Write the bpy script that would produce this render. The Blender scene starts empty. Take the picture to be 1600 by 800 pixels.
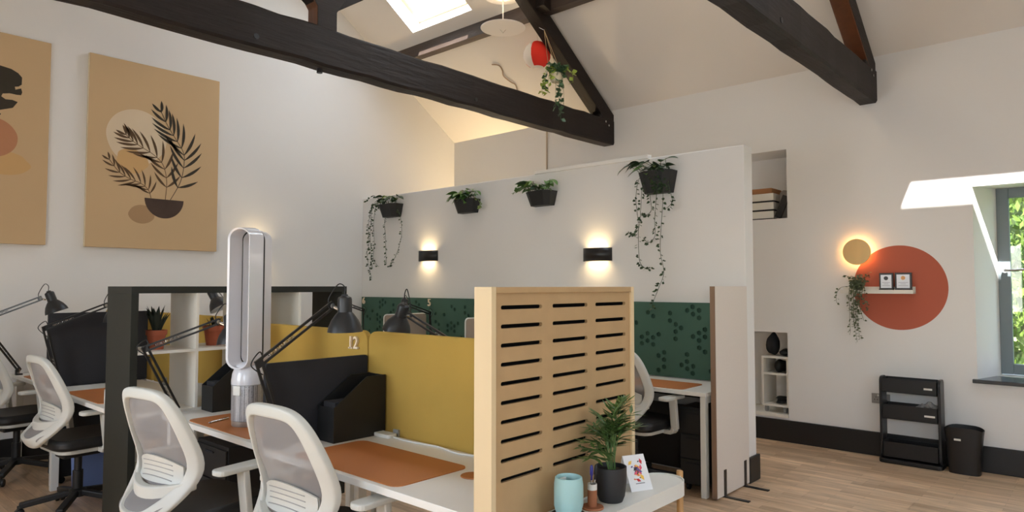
import bpy, bmesh, math, random
from mathutils import Vector, Matrix, Euler
random.seed(7)
SC = bpy.context.scene
COL = SC.collection
PI = math.pi
# ------------------------------------------------------------------ camera
cam = bpy.data.cameras.new('camera')
cam.sensor_width = 36.0
cam.lens = 36.0 * 1059 / 1600
cam.clip_start = 0.05
camo = bpy.data.objects.new('camera', cam)
COL.objects.link(camo)
camo.location = (0, 0, 1.47)
camo.rotation_euler = (math.radians(90 + 2.54), 0, math.radians(-48.0))
SC.camera = camo
# ------------------------------------------------------------------ world, sun, daylight
w = bpy.data.worlds.new('sky'); SC.world = w; w.use_nodes = True
wn = w.node_tree.nodes; wl = w.node_tree.links
bg = wn['Background']
skt = wn.new('ShaderNodeTexSky')
try:
    skt.sky_type = 'NISHITA'; skt.sun_disc = False; skt.sun_elevation = math.radians(54); skt.sun_rotation = math.radians(-107)
except Exception:
    pass
hz = wn.new('ShaderNodeMix'); hz.data_type = 'RGBA'; hz.inputs[0].default_value = 0.8     # bright summer haze over the blue
wl.new(skt.outputs[0], hz.inputs[6]); hz.inputs[7].default_value = (0.84, 0.93, 1.0, 1)
wl.new(hz.outputs[2], bg.inputs[0])
bg.inputs[1].default_value = 2.8
SUN_DIR = Vector((1.0, 0.30, -1.465)).normalized()
sun = bpy.data.lights.new('sun', 'SUN'); sun.energy = 34.0; sun.angle = math.radians(0.5); sun.color = (1.0, 0.96, 0.9)
suno = bpy.data.objects.new('sun', sun); COL.objects.link(suno)
suno.location = (-8, -3, 14)
suno.rotation_euler = SUN_DIR.to_track_quat('-Z', 'Y').to_euler()

def area(name, loc, direction, sx, sy, power, color=(1, 1, 1)):
    l = bpy.data.lights.new(name, 'AREA'); l.shape = 'RECTANGLE'; l.size = sx; l.size_y = sy
    l.energy = power; l.color = color
    o = bpy.data.objects.new(name, l); COL.objects.link(o)
    o.location = loc
    o.rotation_euler = Vector(direction).to_track_quat('-Z', 'Y').to_euler()
    return o

EAVE, SLOPE, XW, XL, RIDGE = 3.5, 0.69, 6.55, -1.04, 2.755
YG, YF = 7.0, -3.0
NS = Vector((SLOPE, 0, 1)).normalized()        # outward normal of the +x roof slope
def roof(x): return EAVE + SLOPE * (XW - x) if x >= RIDGE else EAVE + SLOPE * (x - XL)
# roof windows on the +x slope: (y0, y1); x range at ceiling level
SKX0, SKX1 = 4.32, 5.12
SKY = [(5.2, 6.2), (2.3, 3.3), (-0.13, 0.87), (-2.6, -1.6)]  # second and last are out of view, added for daylight
for k, (a, b) in enumerate(SKY):
    xm = (SKX0 + SKX1) / 2
    p = Vector((xm, (a + b) / 2, roof(xm))) + NS * 0.36
    area('daylight_skylight', p, -NS, 0.98, 0.98, (38 if k == 0 else 44), (0.82, 0.91, 1.0))
# area lamps added as daylight from unseen front and left-wall windows
area('daylight_fill_front', (1.3, YF - 0.2, 1.6), (0, 1, 0.05), 2.2, 1.4, 10, (0.88, 0.94, 1.0))
LWIN = [(-1.6, -0.2), (0.6, 2.0), (3.0, 4.4)]
for a, b in LWIN: area('daylight_fill_left', (XL - 0.15, (a + b) / 2, 1.6), (1, 0, 0.0), 1.3, 1.3, (36 if a > 2.5 else 21), (0.90, 0.95, 1.0))
SC.view_settings.view_transform = 'Standard'
SC.view_settings.look = 'None'
SC.view_settings.gamma = 1.0
SC.view_settings.use_curve_mapping = False
SC.view_settings.exposure = -0.12
try:
    SC.cycles.use_denoising = True
    SC.cycles.max_bounces = 10
    SC.cycles.diffuse_bounces = 6
    SC.cycles.transparent_max_bounces = 16
    SC.cycles.sample_clamp_indirect = 6.0
    SC.cycles.caustics_reflective = False
    SC.cycles.caustics_refractive = False
except Exception:
    pass

# ------------------------------------------------------------------ materials
def lin(c):
    return tuple((v / 255 / 12.92) if v / 255 <= 0.04045 else ((v / 255 + 0.055) / 1.055) ** 2.4 for v in c)
MATS = {}
def mat(name, col, rough=0.6, metal=0.0, spec=0.5, noise=None, bump=None, alpha=None, emit=None, coat=0.0, sss=False, trans=0.0):
    """noise=(scale, amount, stretch xyz) varies the colour; bump=(scale, strength, stretch)"""
    if name in MATS: return MATS[name]
    m = bpy.data.materials.new(name); m.use_nodes = True
    nt = m.node_tree; n = nt.nodes; l = nt.links
    b = n['Principled BSDF']
    c = lin(col) + (1,)
    b.inputs['Base Color'].default_value = c
    b.inputs['Roughness'].default_value = rough
    b.inputs['Metallic'].default_value = metal
    b.inputs['Specular IOR Level'].default_value = spec
    if coat: b.inputs['Coat Weight'].default_value = coat
    if trans: b.inputs['Transmission Weight'].default_value = trans
    tc = n.new('ShaderNodeTexCoord')
    def nz(scale, st, detail=4):
        mp = n.new('ShaderNodeMapping'); mp.inputs['Scale'].default_value = st
        l.new(tc.outputs['Object'], mp.inputs[0])
        t = n.new('ShaderNodeTexNoise'); t.inputs['Scale'].default_value = scale; t.inputs['Detail'].default_value = detail
        l.new(mp.outputs[0], t.inputs['Vector'])
        return t
    if noise:
        t = nz(noise[0], noise[2] if len(noise) > 2 else (1, 1, 1))
        mx = n.new('ShaderNodeMix'); mx.data_type = 'RGBA'
        d = noise[1]
        mx.inputs[6].default_value = tuple(v * (1 - d) for v in c[:3]) + (1,)
        mx.inputs[7].default_value = tuple(min(1, v * (1 + d)) for v in c[:3]) + (1,)
        l.new(t.outputs[0], mx.inputs[0]); l.new(mx.outputs[2], b.inputs['Base Color'])
    if bump:
        t = nz(bump[0], bump[2] if len(bump) > 2 else (1, 1, 1), 6)
        bp = n.new('ShaderNodeBump'); bp.inputs['Strength'].default_value = bump[1]; bp.inputs['Distance'].default_value = 0.01
        l.new(t.outputs[0], bp.inputs['Height']); l.new(bp.outputs[0], b.inputs['Normal'])
    if emit:
        b.inputs['Emission Color'].default_value = lin(emit[0]) + (1,)
        b.inputs['Emission Strength'].default_value = emit[1]
    if alpha is not None:
        b.inputs['Alpha'].default_value = alpha
    MATS[name] = m
    return m

WALL = mat('white_plaster', (232, 231, 229), 0.9, spec=0.2, noise=(1.5, 0.02), bump=(9, 0.12))
CEIL = mat('white_ceiling_paint', (230, 226, 220), 0.9, spec=0.2, bump=(5, 0.1))
BEAM = mat('dark_stained_timber', (36, 29, 26), 0.55, spec=0.25, noise=(3, 0.35, (1, 6, 6)), bump=(7, 0.55, (0.6, 5, 5)))
LIT_TIMBER = mat('lamplit_varnished_timber', (96, 58, 36), 0.35, noise=(3, 0.4, (6, 6, 1)), bump=(7, 0.3, (5, 5, 0.6)))  # beam timber with warm lamplight put into its colour
BLACKSKIRT = mat('black_gloss_paint', (26, 26, 27), 0.4)
WHITE = mat('white_laminate', (228, 226, 220), 0.42, bump=(60, 0.02))
WPLAST = mat('white_plastic', (222, 222, 216), 0.45)
GREYPL = mat('grey_plastic', (150, 150, 148), 0.5)
TAN = mat('tan_leather', (178, 110, 58), 0.55, noise=(3, 0.10), bump=(120, 0.05))
MUSTARD = mat('mustard_fabric', (180, 148, 74), 0.9, spec=0.15, noise=(5, 0.07), bump=(220, 0.15))
CHARCOAL = mat('charcoal_fabric', (53, 53, 56), 0.95, spec=0.1, bump=(220, 0.15))
BLACK = mat('black_plastic', (22, 22, 23), 0.5)
BLACKM = mat('black_metal', (24, 24, 26), 0.35, spec=0.5)
LAMPB = mat('dark_lamp_enamel', (36, 37, 39), 0.4)
LAMPIN = mat('white_lamp_inside', (205, 205, 205), 0.4)
STEEL = mat('bare_steel', (190, 190, 190), 0.25, metal=1.0)
SILVER = mat('silver_plastic', (186, 186, 188), 0.35, metal=0.6)
GLOSSW = mat('pale_grey_gloss', (214, 214, 220), 0.18, spec=0.6, coat=0.3)
GREEN = mat('green_felt', (78, 108, 95), 0.95, spec=0.1, bump=(200, 0.12))
GREEND = mat('green_felt_backing', (56, 82, 70), 0.95, spec=0.1)
BIRCH = mat('birch_plywood', (176, 146, 106), 0.5, noise=(2.2, 0.12, (5, 5, 0.6)), bump=(40, 0.03, (6, 6, 0.5)))
BIRCHEDGE = mat('pale_birch_edge', (214, 192, 154), 0.5, noise=(3, 0.05, (4, 4, 0.5)))
OAK = mat('oak_rod', (190, 146, 92), 0.5, noise=(6, 0.15, (4, 4, 0.6)))
KBLACK = mat('black_brown_shelf', (38, 39, 34), 0.55, spec=0.3, noise=(4, 0.06, (1, 1, 5)))
KWHITE = mat('white_shelf_board', (228, 224, 214), 0.5)
PINB = mat('pale_pinboard_fabric', (222, 214, 206), 0.95, spec=0.1, noise=(60, 0.03), bump=(180, 0.1))
PINEDGE = mat('brown_board_edge', (138, 112, 92), 0.8)
BEIGE = mat('beige_fabric', (158, 142, 128), 0.95, spec=0.1)
TERRA = mat('terracotta', (164, 86, 58), 0.8, noise=(8, 0.1))
SOIL = mat('soil', (40, 30, 24), 1.0)
CACT = mat('dark_cactus', (30, 38, 28), 0.6)
LEAFD = mat('dark_green_leaf', (52, 74, 46), 0.45, noise=(12, 0.35))
LEAFM = mat('mid_green_leaf', (88, 126, 62), 0.42, noise=(12, 0.3))
LEAFL = mat('light_green_leaf', (128, 150, 78), 0.45, noise=(14, 0.3))
PALM = mat('palm_green', (80, 110, 54), 0.4, noise=(10, 0.3))
STEM = mat('vine_stem', (74, 82, 54), 0.7)
TUB = mat('black_tub', (30, 31, 31), 0.6)
REDPAINT = mat('terracotta_wall_paint', (182, 100, 80), 0.85, spec=0.2, bump=(9, 0.1))
GOLD = mat('brushed_gold', (226, 188, 126), 0.45, metal=0.15, noise=(4, 0.08, (1, 6, 0.4)))
REDPAPER = mat('red_paper', (236, 52, 34), 0.8)
WPAPER = mat('white_paper', (240, 232, 222), 0.8)
CANVAS = mat('kraft_canvas', (204, 176, 138), 0.9, spec=0.1, noise=(2, 0.03), bump=(150, 0.06))
CANVASIDE = mat('cream_canvas_side', (232, 220, 190), 0.9)
INKSUN = mat('print_cream', (218, 200, 172), 0.9, noise=(3, 0.06))
INKOR = mat('print_amber', (206, 168, 116), 0.9, noise=(3, 0.08))
INKDK = mat('print_dark', (58, 52, 42), 0.9, noise=(8, 0.2))
INKBR = mat('print_brown', (92, 70, 48), 0.9, noise=(8, 0.2))
INKBOWL = mat('print_bowl', (74, 58, 50), 0.9, noise=(9, 0.3))
INKSH = mat('print_shadow', (172, 140, 104), 0.9)
INKPINK = mat('print_clay', (186, 132, 98), 0.9, noise=(4, 0.1))
GREYFRAME = mat('blue_grey_frame', (116, 128, 134), 0.5)
SLATE = mat('slate_sill', (52, 58, 64), 0.18, spec=0.6)
TEAL = mat('pale_teal_ceramic', (158, 196, 196), 0.5, bump=(6, 0.05))
CORK = mat('brown_holder', (160, 100, 66), 0.7)
BLUE = mat('blue_ink', (50, 50, 130), 0.4)
BLUEBAG = mat('blue_bag', (110, 132, 184), 0.8)
ROPE = mat('jute_rope', (176, 150, 112), 0.9)
WARMPLATE = mat('warm_led', (255, 224, 178), 0.6, emit=((255, 206, 140), 14))
BAGGREY = mat('clear_grey_plastic_film', (190, 190, 190), 0.25, alpha=0.45)
CARDBOARD = mat('brown_cardboard', (158, 110, 70), 0.8)

def mesh_fabric():
    m = bpy.data.materials.new('grey_mesh_fabric'); m.use_nodes = True
    n = m.node_tree.nodes; l = m.node_tree.links
    b = n['Principled BSDF']; b.inputs['Base Color'].default_value = lin((150, 146, 145)) + (1,); b.inputs['Roughness'].default_value = 0.8
    tr = n.new('ShaderNodeBsdfTransparent'); mx = n.new('ShaderNodeMixShader'); mx.inputs[0].default_value = 0.68
    l.new(tr.outputs[0], mx.inputs[1]); l.new(b.outputs[0], mx.inputs[2]); l.new(mx.outputs[0], n['Material Output'].inputs[0])
    return m
MESHF = mesh_fabric()
def glass_mat(name='clear_glass', refl=0.06):
    m = bpy.data.materials.new(name); m.use_nodes = True
    n = m.node_tree.nodes; l = m.node_tree.links
    tr = n.new('ShaderNodeBsdfTransparent'); g = n.new('ShaderNodeBsdfGlossy'); g.inputs['Roughness'].default_value = 0.02
    mx = n.new('ShaderNodeMixShader'); mx.inputs[0].default_value = refl
    l.new(tr.outputs[0], mx.inputs[1]); l.new(g.outputs[0], mx.inputs[2]); l.new(mx.outputs[0], n['Material Output'].inputs[0])
    return m
GLASS = glass_mat()
def floor_mat():
    m = bpy.data.materials.new('wood_strip_floor'); m.use_nodes = True
    n = m.node_tree.nodes; l = m.node_tree.links; b = n['Principled BSDF']
    geo = n.new('ShaderNodeNewGeometry')
    mp = n.new('ShaderNodeMapping'); mp.inputs['Rotation'].default_value = (0, 0, PI / 2); l.new(geo.outputs['Position'], mp.inputs[0])
    br = n.new('ShaderNodeTexBrick'); br.inputs['Scale'].default_value = 1.0
    br.inputs['Brick Width'].default_value = 0.46; br.inputs['Row Height'].default_value = 0.067; br.inputs['Mortar Size'].default_value = 0.0006
    br.offset = 0.37; br.inputs['Bias'].default_value = 0.0
    br.inputs['Color1'].default_value = lin((226, 196, 162)) + (1,); br.inputs['Color2'].default_value = lin((192, 160, 128)) + (1,)
    br.inputs['Mortar'].default_value = lin((120, 92, 70)) + (1,)
    l.new(mp.outputs[0], br.inputs['Vector'])
    mp2 = n.new('ShaderNodeMapping'); mp2.inputs['Scale'].default_value = (9, 1.2, 1); l.new(geo.outputs['Position'], mp2.inputs[0])
    nz = n.new('ShaderNodeTexNoise'); nz.inputs['Scale'].default_value = 3; nz.inputs['Detail'].default_value = 6; l.new(mp2.outputs[0], nz.inputs['Vector'])
    rp = n.new('ShaderNodeValToRGB'); rp.color_ramp.elements[0].color = (0.62, 0.62, 0.62, 1); rp.color_ramp.elements[0].position = 0.3
    rp.color_ramp.elements[1].color = (1.15, 1.15, 1.15, 1); rp.color_ramp.elements[1].position = 0.7
    l.new(nz.outputs[0], rp.inputs[0])
    mx = n.new('ShaderNodeMix'); mx.data_type = 'RGBA'; mx.blend_type = 'MULTIPLY'; mx.inputs[0].default_value = 0.75
    l.new(br.outputs['Color'], mx.inputs[6]); l.new(rp.outputs[0], mx.inputs[7])
    oi = n.new('ShaderNodeObjectInfo')
    hs = n.new('ShaderNodeHueSaturation')
    mr = n.new('ShaderNodeMapRange'); mr.inputs[3].default_value = 0.84; mr.inputs[4].default_value = 1.14
    l.new(oi.outputs['Random'], mr.inputs[0]); l.new(mr.outputs[0], hs.inputs['Value']); l.new(mx.outputs[2], hs.inputs['Color'])
    l.new(hs.outputs[0], b.inputs['Base Color'])
    b.inputs['Roughness'].default_value = 0.38
    return m
FLOORM = floor_mat()
def perf_mat():
    m = bpy.data.materials.new('perforated_silver'); m.use_nodes = True
    n = m.node_tree.nodes; l = m.node_tree.links; b = n['Principled BSDF']
    tc = n.new('ShaderNodeTexCoord'); v = n.new('ShaderNodeTexVoronoi'); v.inputs['Scale'].default_value = 130; v.inputs['Randomness'].default_value = 0.15
    l.new(tc.outputs['Object'], v.inputs['Vector'])
    r = n.new('ShaderNodeValToRGB'); r.color_ramp.elements[0].position = 0.30; r.color_ramp.elements[0].color = lin((70, 70, 72)) + (1,)
    r.color_ramp.elements[1].position = 0.42; r.color_ramp.elements[1].color = lin((196, 196, 200)) + (1,)
    l.new(v.outputs['Distance'], r.inputs[0]); l.new(r.outputs[0], b.inputs['Base Color'])
    b.inputs['Roughness'].default_value = 0.35; b.inputs['Metallic'].default_value = 0.5
    return m
PERF = perf_mat()

# ------------------------------------------------------------------ mesh helpers
def V(*a): return Vector(a)
def bx(bm, x0, x1, y0, y1, z0, z1):
    vs = [bm.verts.new(p) for p in ((x0, y0, z0), (x1, y0, z0), (x1, y1, z0), (x0, y1, z0), (x0, y0, z1), (x1, y0, z1), (x1, y1, z1), (x0, y1, z1))]
    for f in ((3, 2, 1, 0), (4, 5, 6, 7), (0, 1, 5, 4), (1, 2, 6, 5), (2, 3, 7, 6), (3, 0, 4, 7)):
        bm.faces.new([vs[i] for i in f])
    return vs
def bar(bm, p0, p1, w, h, up=(0, 0, 1)):
    """rectangular bar from p0 to p1, w across, h along up"""
    p0 = Vector(p0); p1 = Vector(p1); d = (p1 - p0).normalized()
    s = d.cross(Vector(up)).normalized(); u = s.cross(d).normalized()
    vs = []
    for p in (p0, p1):
        for a, b in ((-1, -1), (1, -1), (1, 1), (-1, 1)):
            vs.append(bm.verts.new(p + s * (a * w / 2) + u * (b * h / 2)))
    for f in ((0, 1, 2, 3), (7, 6, 5, 4), (0, 4, 5, 1), (1, 5, 6, 2), (2, 6, 7, 3), (3, 7, 4, 0)):
        bm.faces.new([vs[i] for i in f])
def tube(bm, pts, r, seg=8, caps=True, closed=False):
    pts = [Vector(p) for p in pts]; n = len(pts); rings = []
    rs = r if isinstance(r, (list, tuple)) else [r] * n
    prev = None
    for i, p in enumerate(pts):
        if closed: d = pts[(i + 1) % n] - pts[i - 1]
        else: d = pts[min(i + 1, n - 1)] - pts[max(i - 1, 0)]
        d.normalize()
        if prev is None:
            a = Vector((0, 0, 1)) if abs(d.z) < 0.9 else Vector((1, 0, 0))
            s = d.cross(a).normalized()
        else:
            s = (prev - d * prev.dot(d))
            s = s.normalized() if s.length > 1e-6 else d.orthogonal().normalized()
        prev = s; u = d.cross(s)
        rings.append([bm.verts.new(p + (s * math.cos(2 * PI * k / seg) + u * math.sin(2 * PI * k / seg)) * rs[i]) for k in range(seg)])
    m = n if closed else n - 1
    for i in range(m):
        a, b = rings[i], rings[(i + 1) % n]
        for k in range(seg):
            bm.faces.new((a[k], a[(k + 1) % seg], b[(k + 1) % seg], b[k]))
    if caps and not closed:
        bm.faces.new(rings[0][::-1]); bm.faces.new(rings[-1])
def lathe(bm, prof, c=(0, 0, 0), seg=24, axis=None, closed=False):
    """prof: list of (r, h) along axis (default +z)"""
    c = Vector(c); ax = Vector(axis or (0, 0, 1)).normalized()
    q = Vector((0, 0, 1)).rotation_difference(ax)
    rings = []
    for r, h in prof:
        if r < 1e-6:
            rings.append([bm.verts.new(c + q @ Vector((0, 0, h)))])
        else:
            rings.append([bm.verts.new(c + q @ Vector((r * math.cos(2 * PI * k / seg), r * math.sin(2 * PI * k / seg), h))) for k in range(seg)])
    for a, b in zip(rings[:-1], rings[1:]):
        for k in range(seg):
            k2 = (k + 1) % seg
            if len(a) == 1 and len(b) == 1: continue
            if len(a) == 1: bm.faces.new((a[0], b[k2], b[k]))
            elif len(b) == 1: bm.faces.new((a[k], a[k2], b[0]))
            else: bm.faces.new((a[k], a[k2], b[k2], b[k]))
def prism(bm, pts, ax, lo, hi):
    """extrude a polygon given in the two other axes; ax = 'x','y','z'"""
    def mk(a, b, c):
        return {'x': (c, a, b), 'y': (a, c, b), 'z': (a, b, c)}[ax]
    A = [bm.verts.new(mk(a, b, lo)) for a, b in pts]; B = [bm.verts.new(mk(a, b, hi)) for a, b in pts]
    n = len(pts)
    bm.faces.new(A[::-1]); bm.faces.new(B)
    for i in range(n): bm.faces.new((A[i], A[(i + 1) % n], B[(i + 1) % n], B[i]))
def rrect(x0, x1, y0, y1, r, n=5):
    out = []
    for cx, cy, a0 in ((x1 - r, y1 - r, 0), (x0 + r, y1 - r, PI / 2), (x0 + r, y0 + r, PI), (x1 - r, y0 + r, 1.5 * PI)):
        for k in range(n + 1):
            a = a0 + (PI / 2) * k / n
            out.append((cx + r * math.cos(a), cy + r * math.sin(a)))
    return out
def bez(pts, n=10):
    """Catmull-Rom through pts"""
    P = [Vector(p) for p in pts]; out = []
    for i in range(len(P) - 1):
        p0 = P[max(i - 1, 0)]; p1 = P[i]; p2 = P[i + 1]; p3 = P[min(i + 2, len(P) - 1)]
        for k in range(n):
            t = k / n
            out.append(0.5 * ((2 * p1) + (p2 - p0) * t + (2 * p0 - 5 * p1 + 4 * p2 - p3) * t * t + (3 * p1 - p0 - 3 * p2 + p3) * t ** 3))
    out.append(P[-1])
    return out
def nb(): return bmesh.new()
def root_of(o):
    while o.parent: o = o.parent
    return o
def obj(name, bm, m, parent=None, world=False, smooth=False, bevel=0, base=None, subsurf=0, angle=None):
    """one bmesh -> one mesh object. world=True: coordinates are world ones, the root's location is taken off."""
    if world and parent is not None:
        bmesh.ops.translate(bm, vec=-root_of(parent).location, verts=bm.verts)
    if base is not None:
        bmesh.ops.translate(bm, vec=-Vector(base), verts=bm.verts)
    bmesh.ops.recalc_face_normals(bm, faces=bm.faces)
    me = bpy.data.meshes.new(name); bm.to_mesh(me); bm.free()
    for mm in (m if isinstance(m, (list, tuple)) else [m]): me.materials.append(mm)
    if smooth:
        for p in me.polygons: p.use_smooth = True
        try: me.set_sharp_from_angle(angle=angle or math.radians(40))
        except Exception: pass
    o = bpy.data.objects.new(name, me); COL.objects.link(o)
    if base is not None: o.location = base
    if parent is not None: o.parent = parent
    if bevel:
        b = o.modifiers.new('bevel', 'BEVEL'); b.width = bevel; b.segments = 2; b.limit_method = 'ANGLE'
    if subsurf:
        s = o.modifiers.new('sub', 'SUBSURF'); s.levels = subsurf; s.render_levels = subsurf
    return o
def box(name, c, m, parent=None, world=True, bevel=0, base=None):
    bm = nb(); bx(bm, *c)
    if parent is None and base is None: base = ((c[0] + c[1]) / 2, (c[2] + c[3]) / 2, c[4]); 
    return obj(name, bm, m, parent, world, False, bevel, base)
def inst(name, me, parent, loc, rot=(0, 0, 0), sc=1.0):
    o = bpy.data.objects.new(name, me); COL.objects.link(o); o.parent = parent
    o.location = loc; o.rotation_euler = rot
    o.scale = (sc, sc, sc) if not isinstance(sc, (tuple, list)) else sc
    return o
def tag(o, label, cat, group=None):
    o['label'] = label; o['category'] = cat
    if group: o['group'] = group
    return o
def thing(name, label, cat, loc=(0, 0, 0), rz=0, group=None):
    o = bpy.data.objects.new(name, None); COL.objects.link(o)
    o.location = loc; o.rotation_euler = (0, 0, rz); o.empty_display_size = 0.1
    return tag(o, label, cat, group)
def struct(o): o['kind'] = 'structure'; return o
def copy_tree(o, parent=None):
    c = o.copy(); COL.objects.link(c); c.parent = parent
    for ch in list(o.children): copy_tree(ch, c)
    return c
def curve_mesh(name, outlines, holes, depth, m):
    """flat outline(s) with holes, extruded: local xy plane, thickness 0..depth along z"""
    cu = bpy.data.curves.new(name, 'CURVE'); cu.dimensions = '2D'; cu.fill_mode = 'BOTH'; cu.extrude = depth / 2
    for pts in list(outlines) + list(holes):
        s = cu.splines.new('POLY'); s.points.add(len(pts) - 1); s.use_cyclic_u = True
        for p, q in zip(s.points, pts): p.co = (q[0], q[1], 0, 1)
    t = bpy.data.objects.new(name, cu); COL.objects.link(t)
    dg = bpy.context.evaluated_depsgraph_get()
    me = bpy.data.meshes.new_from_object(t.evaluated_get(dg))
    bpy.data.objects.remove(t); bpy.data.curves.remove(cu)
    me.materials.clear(); me.materials.append(m); me.name = name
    me.transform(Matrix.Translation((0, 0, depth / 2)))
    return me
def text_mesh(name, s, size, depth, m, bold=0.0):
    cu = bpy.data.curves.new(name, 'FONT'); cu.body = s; cu.size = size; cu.extrude = depth / 2; cu.offset = bold
    cu.align_x = 'CENTER'; cu.resolution_u = 4
    t = bpy.data.objects.new(name, cu); COL.objects.link(t)
    dg = bpy.context.evaluated_depsgraph_get()
    me = bpy.data.meshes.new_from_object(t.evaluated_get(dg))
    bpy.data.objects.remove(t); bpy.data.curves.remove(cu)
    me.materials.clear(); me.materials.append(m); me.name = name
    return me
# orientation of a mesh built in xy: standing on a wall seen from -x (local x -> -y world, local y -> z)
FACE_MX = Matrix(((0, 0, -1), (-1, 0, 0), (0, 1, 0))).to_euler()
# seen from -y (local x -> +x, local y -> z, local z -> -y)
FACE_MY = Matrix(((1, 0, 0), (0, 0, -1), (0, 1, 0))).to_euler()

# ================================================================== THE SETTING
def grid_wall(bm, mk, a0, a1, b0, b1, holes):
    """quads of a plane (a, b) leaving holes (h0,h1,k0,k1) open"""
    As = sorted({a0, a1} | {v for h in holes for v in h[:2]}); Bs = sorted({b0, b1} | {v for h in holes for v in h[2:4]})
    cache = {}
    def vt(a, b):
        if (a, b) not in cache: cache[(a, b)] = bm.verts.new(mk(a, b))
        return cache[(a, b)]
    for i in range(len(As) - 1):
        for j in range(len(Bs) - 1):
            am, bmid = (As[i] + As[i + 1]) / 2, (Bs[j] + Bs[j + 1]) / 2
            if any(h[0] < am < h[1] and h[2] < bmid < h[3] for h in holes): continue
            bm.faces.new((vt(As[i], Bs[j]), vt(As[i + 1], Bs[j]), vt(As[i + 1], Bs[j + 1]), vt(As[i], Bs[j + 1])))
def loft_hole(bm, r0, r1):
    n = len(r0); A = [bm.verts.new(p) for p in r0]; B = [bm.verts.new(p) for p in r1]
    for i in range(n): bm.faces.new((A[i], A[(i + 1) % n], B[(i + 1) % n], B[i]))
    return B
# floor: dark underlay with planks laid along y
bm = nb(); bx(bm, XL, XW, YF, YG, -0.08, -0.004)
floor = struct(obj('floor', bm, mat('underlay', (70, 52, 40), 0.9)))
bm = nb(); bx(bm, 0.0006, 0.2044, 0.0006, 1.5994, -0.012, 0.0); plank_me = None
o = obj('plank', bm, FLOORM, floor, bevel=0.0008); plank_me = o.data
bpy.data.objects.remove(o)
row = 0; x = XL
while x < XW - 0.01:
    wdt = min(0.205, XW - x); y = YF - (row * 0.61) % 1.6
    while y < YG:
        ys, ye = max(y, YF), min(y + 1.6, YG)
        if ye - ys > 0.05:
            p = inst('plank', plank_me, floor, (x, ys, 0), (0, 0, 0), (wdt / 0.205, (ye - ys) / 1.6, 1))
        y += 1.6
    x += 0.205; row += 1
# right (eaves) wall with the window opening and the two niches
WY0, WY1, WZ0, WZ1 = -0.42, 0.885, 0.715, 2.275
N1 = (2.36, 3.35, 2.12, 2.78); N2 = (2.38, 3.5, 0.225, 1.027)
bm = nb()
grid_wall(bm, lambda a, b: (XW, a, b), YF, YG, 0, EAVE, [(WY0, WY1, WZ0, WZ1), N1, N2])
for y0, y1, z0, z1 in (N1, N2):
    B = loft_hole(bm, [(XW, y0, z0), (XW, y1, z0), (XW, y1, z1), (XW, y0, z1)], [(XW + 0.42, y0, z0), (XW + 0.42, y1, z0), (XW + 0.42, y1, z1), (XW + 0.42, y0, z1)])
    bm.faces.new(B)
B = loft_hole(bm, [(XW, WY0, WZ0), (XW, WY1, WZ0), (XW, WY1, WZ1), (XW, WY0, WZ1)], [(6.96, WY0 + 0.11, 0.73), (6.96, WY1 - 0.11, 0.73), (6.96, WY1 - 0.11, 2.29), (6.96, WY0 + 0.11, 2.29)])
loft_hole(bm, [(6.96, WY0 + 0.11, 0.73), (6.96, WY1 - 0.11, 0.73), (6.96, WY1 - 0.11, 2.29), (6.96, WY0 + 0.11, 2.29)], [(7.2, WY0 + 0.11, 0.73), (7.2, WY1 - 0.11, 0.73), (7.2, WY1 - 0.11, 2.29), (7.2, WY0 + 0.11, 2.29)])
grid_wall(bm, lambda a, b: (7.2, a, b), YF, YG, -0.1, EAVE, [(WY0 + 0.11, WY1 - 0.11, 0.73, 2.29)])
struct(obj('wall_right', bm, WALL))
# gable wall; left and front walls with unseen windows added for light
bm = nb()
vs = [bm.verts.new(p) for p in ((XL, YG, 0), (XW, YG, 0), (XW, YG, EAVE), (RIDGE, YG, roof(RIDGE)), (XL, YG, EAVE))]
bm.faces.new(vs); struct(obj('wall_back', bm, WALL))
bm = nb(); grid_wall(bm, lambda a, b: (XL, a, b), YF, YG, 0, EAVE, [(a, b, 0.95, 2.25) for a, b in LWIN]); struct(obj('wall_left', bm, WALL))
for k, (a, b) in enumerate(LWIN):
    wl_ = struct(bpy.data.objects.new('window_%d' % (6 + k), None)); COL.objects.link(wl_); wl_.location = (XL, (a + b) / 2, 0.95)
    bm = nb()
    for c in ((a, a + 0.06, 0.95, 2.25), (b - 0.06, b, 0.95, 2.25), ((a + b) / 2 - 0.03, (a + b) / 2 + 0.03, 0.95, 2.25), (a, b, 0.95, 1.01), (a, b, 2.19, 2.25)): bx(bm, XL - 0.05, XL + 0.02, *c)
    obj('window_frame', bm, GREYFRAME, wl_, True)
    for q in (0, 1): box('window_pane', (XL - 0.02, XL - 0.014, a + 0.06 + q * (b - a) / 2 - q * 0.03, (a + b) / 2 - 0.03 + q * ((b - a) / 2 - 0.03), 1.01, 2.19), GLASS, wl_)
bm = nb(); grid_wall(bm, lambda a, b: (a, YF, b), XL, XW, 0, EAVE, [(0.2, 2.4, 0.9, 2.3)])
vs = [bm.verts.new(p) for p in ((XL, YF, EAVE), (XW, YF, EAVE), (RIDGE, YF, roof(RIDGE)))]; bm.faces.new(vs)
struct(obj('wall_front', bm, WALL))
wf = struct(bpy.data.objects.new('window_9', None)); COL.objects.link(wf); wf.location = (1.3, YF, 0.9)
bm = nb()
for k in range(3): bx(bm, 0.2 + k * 1.07, 0.26 + k * 1.07, YF - 0.05, YF + 0.02, 0.9, 2.3)
bx(bm, 0.2, 2.4, YF - 0.05, YF + 0.02, 0.9, 0.97); bx(bm, 0.2, 2.4, YF - 0.05, YF + 0.02, 2.23, 2.3)
obj('window_frame', bm, GREYFRAME, wf, True)
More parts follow.
